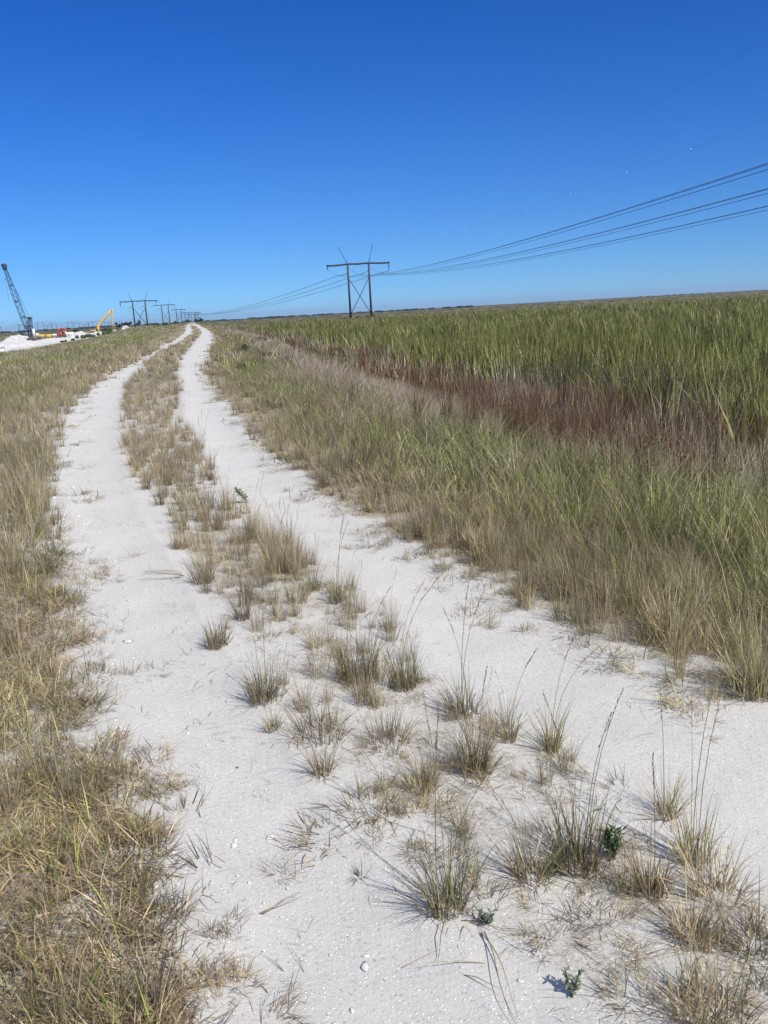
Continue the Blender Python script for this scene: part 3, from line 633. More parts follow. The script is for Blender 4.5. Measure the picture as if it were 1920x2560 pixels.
for px, py, h, lab in ((1450, 1385, .50, 'big full tussock standing forward of the right verge'), (1640, 1500, .55, 'big brown tussock of the right verge, cut by the photo edge'), (1240, 1290, .46, 'tall dry tussock at the front of the right verge, left of the big full one'), (1060, 1215, .42, 'dry tussock at the track side, furthest left of the big verge tussocks')):
    tussock(px, py, h, 260, .12, .24, GRC[0], GRC[1], [(h * 1.5, .2, .4), (h * 1.4, .3, 2.4)], lab, 'big tussocks at the front of the right verge')
# long dead stems lying on the sand
def dead_stem(a, b, lab, k=1, w_=.003):
    A, B = gr(a[0] * D, a[1] * D), gr(b[0] * D, b[1] * D); P = Plant()
    for j in range(k):
        t = np.linspace(0, 1, 8); off = rng.normal(0, .012 * (k > 1), 2); Q = np.stack([(B - A)[0] * t + off[0] * t + .01 * np.sin(t * 5 + j), (B - A)[1] * t + off[1] * t + .01 * np.cos(t * 4 + j), .008 + .012 * np.sin(t * 3) + .004 * j], -1)
        m = MB().tube(Q, np.linspace(w_, w_ * .3, 8) * .6, 4); V = np.concatenate(m.v); P.add(V, np.concatenate(m.f4), np.concatenate(m.f3), np.tile(np.array((STRAW, TAN, GREY)[j % 3]) * rng.uniform(.8, 1.1), (len(V), 1)))
    o = P.obj('dead_grass_stem', M_LEAF); o.location = (A[0], A[1], float(zground(np.array([A[0]]), np.array([A[1]]))[0])); tag(o, lab, 'dead grass', 'long dead stems lying on the sand')
dead_stem((395, 1245), (310, 1241), 'bundle of dead stems lying across the left track from the median edge', 7, .0032)
dead_stem((560, 1955), (655, 1915), 'pale straw stem lying alone on the left track', 2, .0045)
dead_stem((330, 1955), (435, 2010), 'dead stem reaching from the left verge onto the sand near the bottom', 1, .004)
dead_stem((1250, 1745), (1290, 1800), 'short dark stem lying on the median near the right track', 1)
dead_stem((1040, 2020), (1130, 2210), 'long thin dead stem running down to the bottom edge', 2, .003)
dead_stem((870, 2080), (1000, 2010), 'thin grey stem lying left of the long thin one', 1, .0025)
# leafy sprigs
def sprig(px, py, h, leaf, cols, lab, nb=5, lean=.25):
    g = gr(px * D, py * D); t = empty('leafy_sprig', (g[0], g[1], float(zground(np.array([g[0]]), np.array([g[1]]))[0]))); tag(t, lab, 'weed', 'leafy weeds on the track median')
    st = MB(); lv = Plant()
    for b in range(nb):
        az = rng.uniform(0, 6.3); hh = h * rng.uniform(.55, 1); k = np.linspace(0, 1, 6); P = np.stack([k * hh * lean * math.cos(az), k * hh * lean * math.sin(az), k * hh], -1); st.tube(P, np.linspace(.003, .0012, 6), 4)
        for i in range(22):
            q = rng.uniform(.2, 1); o = np.array([q * hh * lean * math.cos(az), q * hh * lean * math.sin(az), q * hh]); a = rng.uniform(0, 6.3); e = rng.uniform(0, .8)
            d = np.array([math.cos(a) * math.cos(e), math.sin(a) * math.cos(e), math.sin(e)]); s_ = np.array([-math.sin(a), math.cos(a), 0]); L = leaf * rng.uniform(.6, 1.2)
            lv.add(np.array([o, o + d * L * .45 + s_ * L * .17, o + d * L, o + d * L * .45 - s_ * L * .17]), np.array([[0, 1, 2, 3]]), [], np.tile(np.array(cols) * rng.uniform(.7, 1.3), (4, 1)))
    st.build('stem', M_DGREEN, t); lv.obj('leaves', M_LEAF, t)
sprig(1325, 1850, .15, .030, (.10, .19, .045), 'bright leafy green sprig beside the largest grass clump')
sprig(1197, 1885, .06, .022, (.08, .15, .03), 'small low green weed at the foot of the dry left-leaning tussock', 3)
sprig(1235, 2145, .08, .022, (.24, .27, .18), 'pale grey-green sprout on the sand near the bottom edge', 3)
sprig(1050, 1992, .045, .018, (.14, .17, .11), 'tiny dark weed below the thin-stalked tussock', 3, .6)
sprig(535, 1085, .16, .05, (.09, .13, .04), 'dark green weed leaning out of the thick median grass over the right track', 4, .8)
# stones one could pick up
def stone(px, py, s, lab, dark=False):
    g = gr(px * D, py * D); V, f = rock(0, .34); V = V * s * .8 * np.array([1, .8, .42]); o = mesh_obj('limestone_rock', V, f, M_SPOIL if dark else M_ROCK); o.location = (g[0], g[1], float(zground(np.array([g[0]]), np.array([g[1]]))[0]) + s * .12); o.rotation_euler = (0, 0, rng.uniform(0, 6.3))
    tag(o, lab, 'stone', 'loose stones by the left track')
stone(787, 2062, .021, 'flat white limestone chip in the middle of the left track, nearest the camera'); stone(789, 2040, .013, 'smaller white chip just above the flat white chip')
stone(275, 1372, .035, 'white flat rock on the left track beside the stony edge'); stone(75, 1440, .035, 'white rock lying in the matted grass of the left verge')
stone(270, 1573, .03, 'pale rock at the stony edge of the left track, middle distance'); stone(1160, 2052, .016, 'small white rock lower right of the thin-stalked tussock')
stone(1125, 2035 + 75, .012, 'small pale stone near the bottom edge right of centre'); stone(510, 1638, .008, 'tiny black pebble on the left track', True)
# ------------------------------------------------------------------ limestone piles in the yard
c1 = lambda x, y: (x / 5.1844, 640 + y / 5.1844)
def C1(x, y, d): return at(*c1(x, y), d)
def pile(xa, xb, ytop, d, zb, depth, label, rough=.25, mat=None, name='limestone_pile', cat='rubble pile', seed=0, group='white limestone piles in the yard'):
    A, B = C1(xa, ytop, d), C1(xb, ytop, d); h = (A[2] + B[2]) / 2 - zb; cx = (A[0] + B[0]) / 2; W = (B[0] - A[0]) / 2
    na, nr = 64, 22; th = np.linspace(0, 2 * math.pi, na, endpoint=False); rr = np.linspace(0, 1, nr)
    T, Rr = np.meshgrid(th, rr); ed = 1 + .25 * (fbm(np.cos(T) * 2 + 5, np.sin(T) * 2 + 5, seed) - .5)
    X = Rr * np.cos(T) * W * ed; Y = Rr * np.sin(T) * depth * ed
    Z = h * (np.clip(1 - Rr ** 1.5, 0, 1) ** .8) * (1 + rough * 2 * (fbm(X * .35 + seed, Y * .35, seed + 3, 4) - .5)) + rough * .6 * (fbm(X * 1.8, Y * 1.8, seed + 8, 3) - .5) * (1 - Rr ** 4) - .25 * Rr ** 3
    V = np.stack([X, Y, Z], -1).reshape(-1, 3); i = np.arange(nr - 1)[:, None]; j = np.arange(na)[None]
    q = np.stack([i * na + j, (i + 1) * na + j, (i + 1) * na + (j + 1) % na, i * na + (j + 1) % na], -1).reshape(-1, 4)
    t3 = []; n0 = len(V); bl = [V]
    for k in range(int(90 * min(1.6, rough * 3)) if mat is None else 12):
        a_, b_ = rock(0, .22); p_ = V[rng.integers(na * 2, n0)]; s_ = rng.uniform(.12, .42) * (rough * 1.5 + .4); bl.append(a_ * s_ + p_); t3.append(b_ + n0 + k * len(a_))
    o = mesh_obj(name, np.concatenate(bl), [q, np.concatenate(t3)], mat or M_PILE, smooth=False); o.location = (cx, d, zb); tag(o, label, cat, group)
zy = -.95
pile(95, 345, 1026, 225, zy, 9, 'tallest peaked white pile, left of the crane base', .3, seed=2)
pile(-90, 470, 1092, 165, zy, 10, 'broad low white ridge at the front of the yard below the crane', .25, seed=11)
pile(-160, 90, 1150, 128, zy - .1, 5, 'nearest grey-white heap at the left photo edge', .45, seed=15)
pile(400, 960, 1064, 205, zy, 12, 'long smooth white bank in front of the red excavator', .12, seed=19)
pile(880, 1180, 986, 262, zy, 7, 'rough white rubble ridge right of the red excavator', .5, seed=23)
pile(1120, 1390, 996, 270, zy, 7, 'rough white rubble ridge below the long-reach excavator', .5, seed=27)
pile(335, 450, 1058, 215, zy + .2, 2.5, 'dark spoil heap below the crane, left one of two', .3, M_SPOIL, 'spoil_heap', 'spoil heap', 31, 'dark heaps below the crane')
pile(440, 560, 1055, 212, zy + .2, 2.5, 'dark spoil heap below the crane, right one of two', .2, M_SPOIL, 'spoil_heap', 'spoil heap', 37, 'dark heaps below the crane')
pile(1570, 1670, 905, 300, zy + .6, 4, 'white rubble heap on the berm right of the long-reach excavator', .5, seed=41)
# ------------------------------------------------------------------ machines (real size, standing in the yard)
EX = np.array([1., 0, 0]); EZ = np.array([0, 0, 1.]); EY = np.array([0, 1., 0])
def crawler(parent, c, L, hh, wd, name='crawler_track'):
    k = 10; pts = []
    for i in range(k + 1): a = -math.pi / 2 + math.pi * i / k; pts.append((L / 2 - hh / 2 + math.cos(a) * hh / 2, math.sin(a) * hh / 2))
    for i in range(k + 1): a = math.pi / 2 + math.pi * i / k; pts.append((-L / 2 + hh / 2 + math.cos(a) * hh / 2, math.sin(a) * hh / 2))
    m = MB().prism(pts, EX, EZ, c, wd)
    for i in range(7): m.tube([np.array(c) + EX * (-L * .38 + L * .76 * i / 6) - EY * wd * .62 - EZ * hh * .18, np.array(c) + EX * (-L * .38 + L * .76 * i / 6) + EY * wd * .62 - EZ * hh * .18], hh * .16, 8)
    return m.build(name, M_RUB, parent)
def crane():
    d = 330.; foot = C1(372, 1000, d); tip = C1(52, 128, d); g0 = np.array([foot[0], d, zy])
    t = empty('dragline_crane', g0); tag(t, 'dark blue lattice-boom crane leaning left with a tall gantry mast', 'crane')
    f = foot - g0; p = tip - g0; f[2] = max(f[2], 1.6)
    ax = (p - f) / np.linalg.norm(p - f); nx = np.cross(ax, EY); L = np.linalg.norm(p - f); n = 22
    def w_(s): return .75 * (sm(0, .18, s) * .75 + .25) * (1 - .45 * sm(.55, 1, s))
    m = MB(); ch = {}
    for sx in (-1, 1):
        for sy in (-1, 1):
            P = [f + ax * L * s + (nx * sx + EY * sy) * w_(s) for s in np.linspace(0, 1, n)]; ch[sx, sy] = P; m.tube(P, .085, 4)
    for i in range(n - 1):
        for a, b in (((-1, -1), (1, -1)), ((-1, 1), (1, 1)), ((-1, -1), (-1, 1)), ((1, -1), (1, 1))):
            q = (a, b) if i % 2 else (b, a); m.beam(ch[q[0]][i], ch[q[1]][i + 1], .07, .07)
            if i % 5 == 0: m.beam(ch[a][i], ch[b][i], .16, .16)
    m.build('boom', M_DARK, t)
    m = MB().tube([p - nx * .1 - EY * .5, p - nx * .1 + EY * .5], .8, 14); m.box(p - ax * .7, (1.1, 1.2, 1.3)); m.tube([p + nx * .5 + EZ * .3 - EY * .3, p + nx * .5 + EZ * .3 + EY * .3], .45, 12); m.build('boom_head', M_DARK, t)
    def q(x, y): return C1(x, y, d) - g0
    m = MB()
    for dy in (-.9, .9):
        m.beam(q(378, 815) + EY * dy, q(378, 1035) + EY * dy, .3, .3); m.beam(q(397, 815) + EY * dy, q(414, 1035) + EY * dy, .3, .3)
    for a in (830, 880, 930, 980): m.beam(q(380, a) - EY * .9, q(380, a) + EY * .9, .15, .15); m.beam(q(380, a) - EY * .9, q(402, a + 40) - EY * .9, .1, .1)
    m.beam(q(330, 918), q(408, 905), .3, .35); m.build('gantry_mast', M_DARK, t)
    m = MB().box(q(382, 797), (1.4, 2.4, .28)).box(q(382, 806), (.8, 1.6, .5)); m.build('mast_platform', M_DARK, t)
    m = MB().beam(q(68, 300), q(118, 595), .05, .05); m.box(q(70, 302), (.3, .3, .45)); m.build('hoist_rope', M_WIRE, t)
    m = MB().tube([q(60, 140), q(385, 795)], .05, 4)
    for s in (.3, .55, .7): m.box(q(60, 140) * (1 - s) + q(385, 795) * s, (.25, .2, .3))
    m.build('pendant_line', M_WIRE, t)
    h = MB().box(q(335, 1022), (2.9 * 1.0, 2.8, 1.7)).box(q(335, 998) + EZ * .1, (2.3, 2.4, .4)).box(q(300, 1020), (.9, 2.6, 1.2)); h.build('machine_house', M_DGREEN, t)
    h = MB().box(q(405, 1015) - EY * .8, (1.2, 1.3, 1.9), taper=.9); cb = h.build('operator_cab', M_DARK, t)
    MB().box(q(405, 1008) - EY * 1.46, (.8, .06, .7)).build('window', M_GLASS, cb)
    for s in (-1, 1): crawler(t, np.array([-1.2, s * 1.6, .5]), 5.2, 1.0, .8)
crane()
def excavator(name, d, body, boom_pts, stick_pts, bucket, mb, mstick, label, bw, sc=1.0, thick=(.7, .45), group='excavators in the yard'):
    """body=(xa,xb,ytop,ybot) in survey pixels; every piece modelled in metres"""
    gx = C1((body[0] + body[1]) / 2, body[3], d); g0 = np.array([gx[0], d, min(gx[2], zy + .4) if gx[2] < zy + .4 else zy]); t = empty(name, g0); tag(t, label, 'excavator', group)
    def q(p): return C1(p[0], p[1], d) - g0
    a, b = q((body[0], body[3])), q((body[1], body[2])); W = b[0] - a[0]; z0, z1 = a[2], b[2]; hh = z1 - z0; cx = (a[0] + b[0]) / 2
    m = MB().prism([(a[0], z0 + .1), (b[0], z0), (b[0], z0 + hh * .55), (cx + W * .1, z0 + hh * .62), (cx, z1 * .98), (a[0] + W * .12, z1 * .93), (a[0] - W * .03, z0 + hh * .5)], EX, EZ, (0, 0, 0), bw); m.build('house', mb, t)
    MB().box((a[0] + W * .02, 0, z0 + hh * .42), (W * .16, bw * 1.04, hh * .7)).build('counterweight', mb, t)
    cab = MB().prism([(b[0] - W * .34, z0 + hh * .3), (b[0] - W * .02, z0 + hh * .3), (b[0] + W * .0, z0 + hh * .8), (b[0] - W * .06, z1 + .75), (b[0] - W * .32, z1 + .75)], EX, EZ, (0, -bw * .36, 0), bw * .34).build('cab', mb, t)
    MB().prism([(b[0] - W * .30, z0 + hh * .75), (b[0] - W * .04, z0 + hh * .75), (b[0] - W * .08, z1 + .6), (b[0] - W * .29, z1 + .6)], EX, EZ, (0, -bw * .36, 0), bw * .34 + .05).build('window', M_GLASS, cab)
    for s in (-1, 1): crawler(t, np.array([cx, s * bw * .42, min(.5, z0 * .5 + .25)]), W * 1.25, max(.75, z0), .6)
    P = [q(p) for p in boom_pts]
    def arm(P, w0, w1, nm, mt):
        m = MB(); k = len(P)
        up = []; lo = []
        for i in range(k):
            tdir = (P[min(i + 1, k - 1)] - P[max(i - 1, 0)]); tdir /= np.linalg.norm(tdir); nn = np.cross(tdir, EY); w = w0 + (w1 - w0) * i / (k - 1)
            up.append(P[i] + nn * w / 2); lo.append(P[i] - nn * w / 2)
        for dy in (-.25, .25): pass
        V = []; 
        for i in range(k): V += [up[i] - EY * .28, up[i] + EY * .28, lo[i] + EY * .28, lo[i] - EY * .28]
        F4 = [[4 * i + j, 4 * i + (j + 1) % 4, 4 * i + 4 + (j + 1) % 4, 4 * i + 4 + j] for i in range(k - 1) for j in range(4)] + [[3, 2, 1, 0], [4 * k - 4, 4 * k - 3, 4 * k - 2, 4 * k - 1]]
        m.add(np.array(V), F4); return m.build(nm, mt, t)
    arm(P, thick[0], thick[1], 'boom', mb); S = [q(p) for p in stick_pts]; arm(S, thick[1], thick[1] * .7, 'stick', mstick)
    i = len(P) // 2; MB().tube([P[0] + EX * .5 + EZ * .1, P[i] + (P[i] - P[0]) * .02 + EX * .25], .10, 8).build('hydraulic_cylinder', M_RUB, t)
    MB().tube([P[-2], S[0] + (S[-1] - S[0]) * .08 - EX * .3], .08, 8).build('hydraulic_cylinder', M_RUB, t)
    bk = q(bucket); MB().prism([(-.7, .35), (-.2, .55), (.6, .5), (.85, .05), (.5, -.45), (-.3, -.5), (-.6, -.1)], EX * sc, EZ * sc, bk, 1.1).build('bucket', M_WHITE if mstick is M_WHITE else M_PILE, t)
excavator('long_reach_excavator', 380., (1190, 1292, 952, 992), [(1278, 985), (1274, 945), (1274, 912), (1300, 866), (1350, 808), (1400, 752), (1450, 702)], [(1450, 690), (1452, 730), (1453, 850), (1455, 955)], (1484, 968), M_YEL, M_YEL, 'yellow long-reach excavator with boom raised and stick hanging straight down', 2.8, .75, (1.15, .72))
excavator('arched_excavator', 300., (778, 842, 985, 1052), [(752, 1030), (752, 985), (768, 952), (800, 937), (838, 942), (862, 962), (872, 985)], [(850, 975), (862, 1010), (880, 1058)], (868, 1062), M_RED, M_WHITE, 'small red excavator with arched boom and white stick', 1.9, .7, (.62, .5))
def thing_box(name, xa, xb, yt, yb, d, depth, mat, label, cat, trim, tank=False, group=None):
    a, b = C1(xa, yb, d), C1(xb, yt, d); g0 = np.array([(a[0] + b[0]) / 2, d, min(a[2], zy)]); W = b[0] - a[0]; hh = b[2] - g0[2]
    t = empty(name, g0); tag(t, label, cat, group)
    if tank:
        MB().tube([(0, 0, 0), (0, 0, hh * .82), (0, 0, hh * .94), (0, 0, hh)], [W / 2, W / 2, W * .3, W * .12], 18).build('tank_shell', mat, t)
        m = MB(); m.beam((W * .5, -.25, 0), (W * .5, -.25, hh * .85), .06, .06).beam((W * .5, .25, 0), (W * .5, .25, hh * .85), .06, .06)
        for i in range(8): m.beam((W * .5, -.25, hh * .1 * (i + .5)), (W * .5, .25, hh * .1 * (i + .5)), .05, .05)
        m.build('ladder', trim, t)
    else:
        MB().box((0, 0, hh * .52), (W, depth, hh * .9)).build('container_body', mat, t)
        m = MB(); nr_ = 8
        for i in range(nr_): m.box((-W / 2 + W * (i + .5) / nr_, -depth / 2 - .02, hh * .5), (W / nr_ * .3, .08, hh * .8))
        m.build('side_rib', mat, t)
        m = MB()
        m.box((0, 0, hh * .985), (W * 1.03, depth * 1.03, hh * .035)); m.build('rim', trim, t)
thing_box('fuel_tank', 427, 450, 940, 1050, 318, 1, M_WHITE, 'narrow upright white tank right beside the crane mast', 'tank', M_WIRE, True)
thing_box('site_box', 456, 498, 1000, 1050, 322, 2, M_WHITE, 'pale site container right of the narrow white tank', 'container', M_DGREEN)
thing_box('skip_container', 500, 572, 1012, 1062, 322, 2, M_YEL, 'wide ochre container between the white tank and the bright yellow box', 'container', M_RUB)
thing_box('skip_container', 616, 662, 1010, 1070, 300, 2, M_YEL, 'bright yellow box left of the red excavator', 'container', M_RUB)
thing_box('site_box', 662, 740, 1008, 1030, 330, 2, M_WHITE, 'long low white container behind the bright yellow box', 'container', M_WIRE)
thing_box('site_box', 878, 950, 982, 1032, 330, 2.5, M_WHITE, 'pale square container just right of the red excavator', 'container', M_WIRE)
# ------------------------------------------------------------------ power line
WIRE_GRP = 'power line conductors'
def hframe(end_a, end_b, da, db, ztop_scale, label, hang=(2.0, 3.8), masts=((-3.7, 7.3), (2.2, 7.3)), zb=-1.25, fine=True, group='two-pole transmission towers', r=.55):
    A = at(*end_a, da); B = at(*end_b, db); z = (A[2] + B[2]) / 2; A[2] = B[2] = z
    c = (A + B) / 2; g0 = np.array([c[0], c[1], zb]); u = (B - A); L = np.linalg.norm(u); u /= L; Hh = z - zb; v = np.array([-u[1], u[0], 0])
    t = empty('transmission_tower', g0); tag(t, label, 'power pylon', group); s = L / 30.; ns = 12 if fine else 6
    m = MB(); pts = [u * L * k + EZ * (Hh + .18 * s * math.sin(abs(k) * 12)) for k in np.linspace(-.5, .5, 13)]; m.tube(pts, [.38 * s * r / .55 + .05 * abs(math.cos(i * 1.5)) for i in range(13)], ns); m.build('crossarm', M_POLE, t)
    T = {}
    for sd_ in (-1, 1):
        top = u * sd_ * L * .167 + EZ * (Hh + .3); T[sd_] = top; bot = u * sd_ * L * .167
        MB().tube([bot - EZ * .3, top * .5 + bot * .5, top], [.52 * s * r / .55, .48 * s * r / .55, .42 * s * r / .55], ns).build('pole', M_POLE, t)
        mx, mz = masts[0 if sd_ < 0 else 1]; e = top + u * mx * s + EZ * mz * s
        m = MB().tube([top, e], [.16 * s, .12 * s], 6)
        if fine: m.tube([e - u * .02, e + EZ * .45], .24, 8)
        m.build('shield_wire_mast', M_POLE, t)
        hl = hang[0 if sd_ < 0 else 1] * s; m = MB().tube([u * sd_ * L * .487 + EZ * Hh, u * sd_ * L * .485 + EZ * (Hh - hl)], [.3 * s, .16 * s], 6); m.build('end_hanger', M_POLE, t)
    for sd_ in (-1, 1):
        MB().tube([u * sd_ * (L * .167 - .2) + EZ * Hh * .74 + v * sd_ * .15, -u * sd_ * (L * .167 - .2) + EZ * Hh * .08 + v * sd_ * .15], .19 * s, 6).build('cross_brace', M_POLE, t)
    apex = []
    att = [(-L * .485, Hh - hang[0] * s, -L * .167, Hh - 4.0 * s), (-L * .15, Hh - 1.9 * s, L * .15, Hh - 3.6 * s), (L * .185, Hh - 1.5 * s, L * .485, Hh - hang[1] * s)]
    for i, (x0, z0, x1, z1) in enumerate(att):
        ap = u * ((x0 + x1) / 2) + EZ * (Hh - 5.0 * s); apex.append(ap + g0)
        m = MB().tube([u * x0 + EZ * z0, ap], .05 * s, 5); 
        P0, P1 = ap * .9 + (u * x1 + EZ * z1) * .1, u * x1 + EZ * z1; k = 19
        m.tube([P0 + (P1 - P0) * j / (k - 1) for j in range(k)], [(.17 if j % 2 else .09) * s for j in range(k)], 7 if fine else 4)
        m.build('insulator_string', M_INSUL, t)
    tips = [T[-1] + u * masts[0][0] * s + EZ * (masts[0][1] * s) + g0, T[1] + u * masts[1][0] * s + EZ * masts[1][1] * s + g0]
    return apex, tips, u
c3 = lambda x, y: (780 + x / 6.9125, 590 + y / 6.9125); c2 = lambda x, y: (280 + x / 5.1844, 700 + y / 5.1844)
ap1, tip1, u1 = hframe(c3(250, 505), c3(1340, 462), 425, 425, 1, 'nearest two-pole tower with X brace standing in the marsh')
TW = [((98, 290), (585, 258), 740, 760, 'dark two-pole tower left of the road, largest of the receding row', (3.8, 1.2)),
 ((548, 333), (815, 316), 985, 990, 'second two-pole tower of the receding row left of the road', (1.0, 1.6)),
 ((766, 388), (955, 377), 1370, 1390, 'third two-pole tower of the receding row left of the road', (.8, .8)),
 ((892, 428), (1036, 417), 1800, 1820, 'fourth two-pole tower of the receding row, over the far bend', (.8, .8)),
 ((1050, 423), (1140, 419), 2000, 2030, 'narrow distant tower at the right end of the receding row', (.8, .8)),
 ((975, 448), (1110, 440), 2350, 2370, 'faintest two-pole tower at the far end of the receding row', (.8, .8))]
tops = [(ap1, tip1)]
for a, b, da, db, lab, hg in TW:
    ms = 2.9 if da < 1100 else 2.0
    tops.append(hframe(c2(*a), c2(*b), da, db, 1, lab, hang=hg, masts=((-ms, 6.3), (ms, 6.3)), fine=False, r=.6 if da < 800 else .75)[:2])
def wire(P, name, label, r, cat='power cable', group=WIRE_GRP, sub=0):
    P = np.asarray(P); o = MB().tube(P - P[0], r, 4).build(name, M_WIRE); o.location = tuple(P[0]); return tag(o, label, cat, group)
# nearest span: sagging towards the observer's right, three bundles of two/three wires
phi = R_(8.0); dv = np.array([math.sin(phi), -math.cos(phi), 0]); SP = 545.
nm = ['highest', 'middle', 'lowest']
for i, a in enumerate(ap1):
    for j, (dz, dx) in enumerate(((.22, -.2), (.22, .2), (-.22, 0))):
        k = np.linspace(0, 1, 90); sag = 7.5
        P = a + dv * SP * k[:, None] + EZ * (dz - 4 * sag * (k * (1 - k)) + 0 * k)[:, None] + u1 * dx
        wire(P, 'power_cable', '%s wire of the %s cable bundle sweeping to the right edge' % (('upper rear', 'upper front', 'lower')[j], nm[i]), .026)
# shield wires with white markers
balls = [(1268, 65), (945, 186), (660, 288), (433, 367), (270, 419), (130, 461), (15, 493)]
c6 = lambda x, y: (1100 + x / 2.0232, 340 + y / 2.0232)
def solve(tip, px):
    r = ray(*px); m = np.array([[dv[0], -r[0]], [dv[1], -r[1]]]); s_, k_ = np.linalg.solve(m, -tip[:2]); return s_, H + k_ * r[2]
bs = [solve(tip1[1], c6(*b)) for b in balls]; S = np.array([b[0] for b in bs]); Z = np.array([b[1] for b in bs]); q = np.linalg.lstsq(np.stack([S, S * S], 1), Z - tip1[1][2], rcond=None)[0]
k = np.linspace(0, SP, 80); P = tip1[1] + dv * k[:, None] + EZ * (q[0] * k + q[1] * k * k)[:, None]
w1 = wire(P, 'shield_wire', 'thin upper wire carrying small white marker balls', .007, 'wire', 'shield wires')
for s_ in S:
    c_ = tip1[1] + dv * s_ + EZ * (q[0] * s_ + q[1] * s_ * s_); V, f = rock(0, 0.0); V = V / np.linalg.norm(V, axis=1)[:, None] * .12 * (.6 + .4 * (425 - s_) / 300); mesh_obj('marker_ball', V + (c_ - P[0]), f, M_BALL, w1, smooth=True)
line2 = [(740, 15), (440, 180), (100, 345)]; bs = [solve(tip1[0], c6(*b)) for b in line2]; S2 = np.array([b[0] for b in bs]); Z2 = np.array([b[1] for b in bs]); q2 = np.linalg.lstsq(np.stack([S2, S2 * S2], 1), Z2 - tip1[0][2], rcond=None)[0]
P = tip1[0] + dv * k[:, None] + EZ * (q2[0] * k + q2[1] * k * k)[:, None]; wire(P, 'shield_wire', 'faint thin upper wire without markers, highest in the sky', .006, 'wire', 'shield wires')
# far spans
def span(A, B, sag, r, label, n=40):
    A, B = np.asarray(A), np.asarray(B); k = np.linspace(0, 1, n)[:, None]; P = A * (1 - k) + B * k - EZ * 4 * sag * k * (1 - k); wire(P, 'power_cable', label, r)
for i in range(3):
    for j in range(2): span(tops[0][0][i] + EZ * (.3 * j), tops[3][0][i] + EZ * .3 * j, 9, .05, '%s wire of the %s cable pair running left from the nearest tower' % (('lower', 'upper')[j], ('left', 'middle', 'right')[i]), 60)
for a, b, nmn in ((1, 2, 'largest and second'), (2, 3, 'second and third'), (3, 4, 'third and fourth'), (4, 6, 'fourth and faintest')):
    for i in range(3): span(tops[a][0][i], tops[b][0][i], 6, .06, '%s cable sagging between the %s towers of the row' % (('left', 'middle', 'right')[i], nmn))
# small poles beyond the yard
BP = [((-40, 50), [(0, 905, 35, 1035), (-60, 905, -62, 1035)], 866, 900, 'at the left photo edge, cut off by it'), ((200, 345), [(240, 888, 240, 1030), (300, 884, 335, 1020)], 888, 950, 'just left of the crane boom foot'), ((235, 330), [(255, 900, 252, 1020), (318, 905, 330, 1020)], 905, 1350, 'behind the pole pair left of the crane boom'),
 ((445, 600), [(490, 866, 487, 1010), (548, 862, 592, 1010)], 866, 950, 'right of the crane mast'), ((582, 690), [(617, 902, 617, 1000), (668, 900, 690, 1000)], 902, 1350, 'behind, above the bright yellow box'), ((618, 755), [(665, 878, 665, 1000), (720, 875, 748, 1000)], 878, 1050, 'left of the red excavator'),
 ((835, 975), [(875, 861, 870, 1000), (925, 857, 960, 1000)], 861, 1100, 'right of the red excavator, first of the tall pairs'), ((940, 1050), [(962, 870, 974, 1000), (1020, 868, 1046, 1000)], 869, 1250, 'second pair right of the red excavator'), ((1075, 1160), [(1103, 886, 1102, 1000), (1150, 890, 1160, 1000)], 888, 1700, 'faint pair behind, left of the long-reach excavator'),
 ((1115, 1245), [(1148, 863, 1145, 990), (1195, 861, 1220, 990)], 863, 1250, 'close left of the long-reach excavator boom'), ((1300, 1370), [(1320, 862, 1318, 980), (1352, 862, 1356, 980)], 861, 1700, 'seen between the boom and the stick, left one'), ((1385, 1440), [(1402, 862, 1400, 980), (1424, 862, 1432, 980)], 861, 1900, 'seen between the boom and the stick, right one'), ((1490, 1570), [(1510, 857, 1508, 960), (1546, 857, 1552, 960)], 856, 2000, 'faint pair right of the hanging excavator stick')]
for (xa, xb), legs, yb, d, wh in BP:
    A, B = C1(xa, yb, d), C1(xb, yb - 4, d); g0 = np.array([(A[0] + B[0]) / 2, d, -1.5]); t = empty('distant_utility_pole', g0); tag(t, 'distant two-legged power pole ' + wh, 'power pole', 'distant power poles beyond the yard')
    MB().tube([A - g0, B - g0], .11 * d / 900, 6).build('crossarm', M_POLE, t)
    for lx, ly, mx, my in legs:
        a, b = C1(lx, ly - 8, d) - g0, C1(mx, my, d) - g0; b[2] = 0; MB().tube([a, b], .16 * d / 900, 6).build('pole', M_POLE, t)
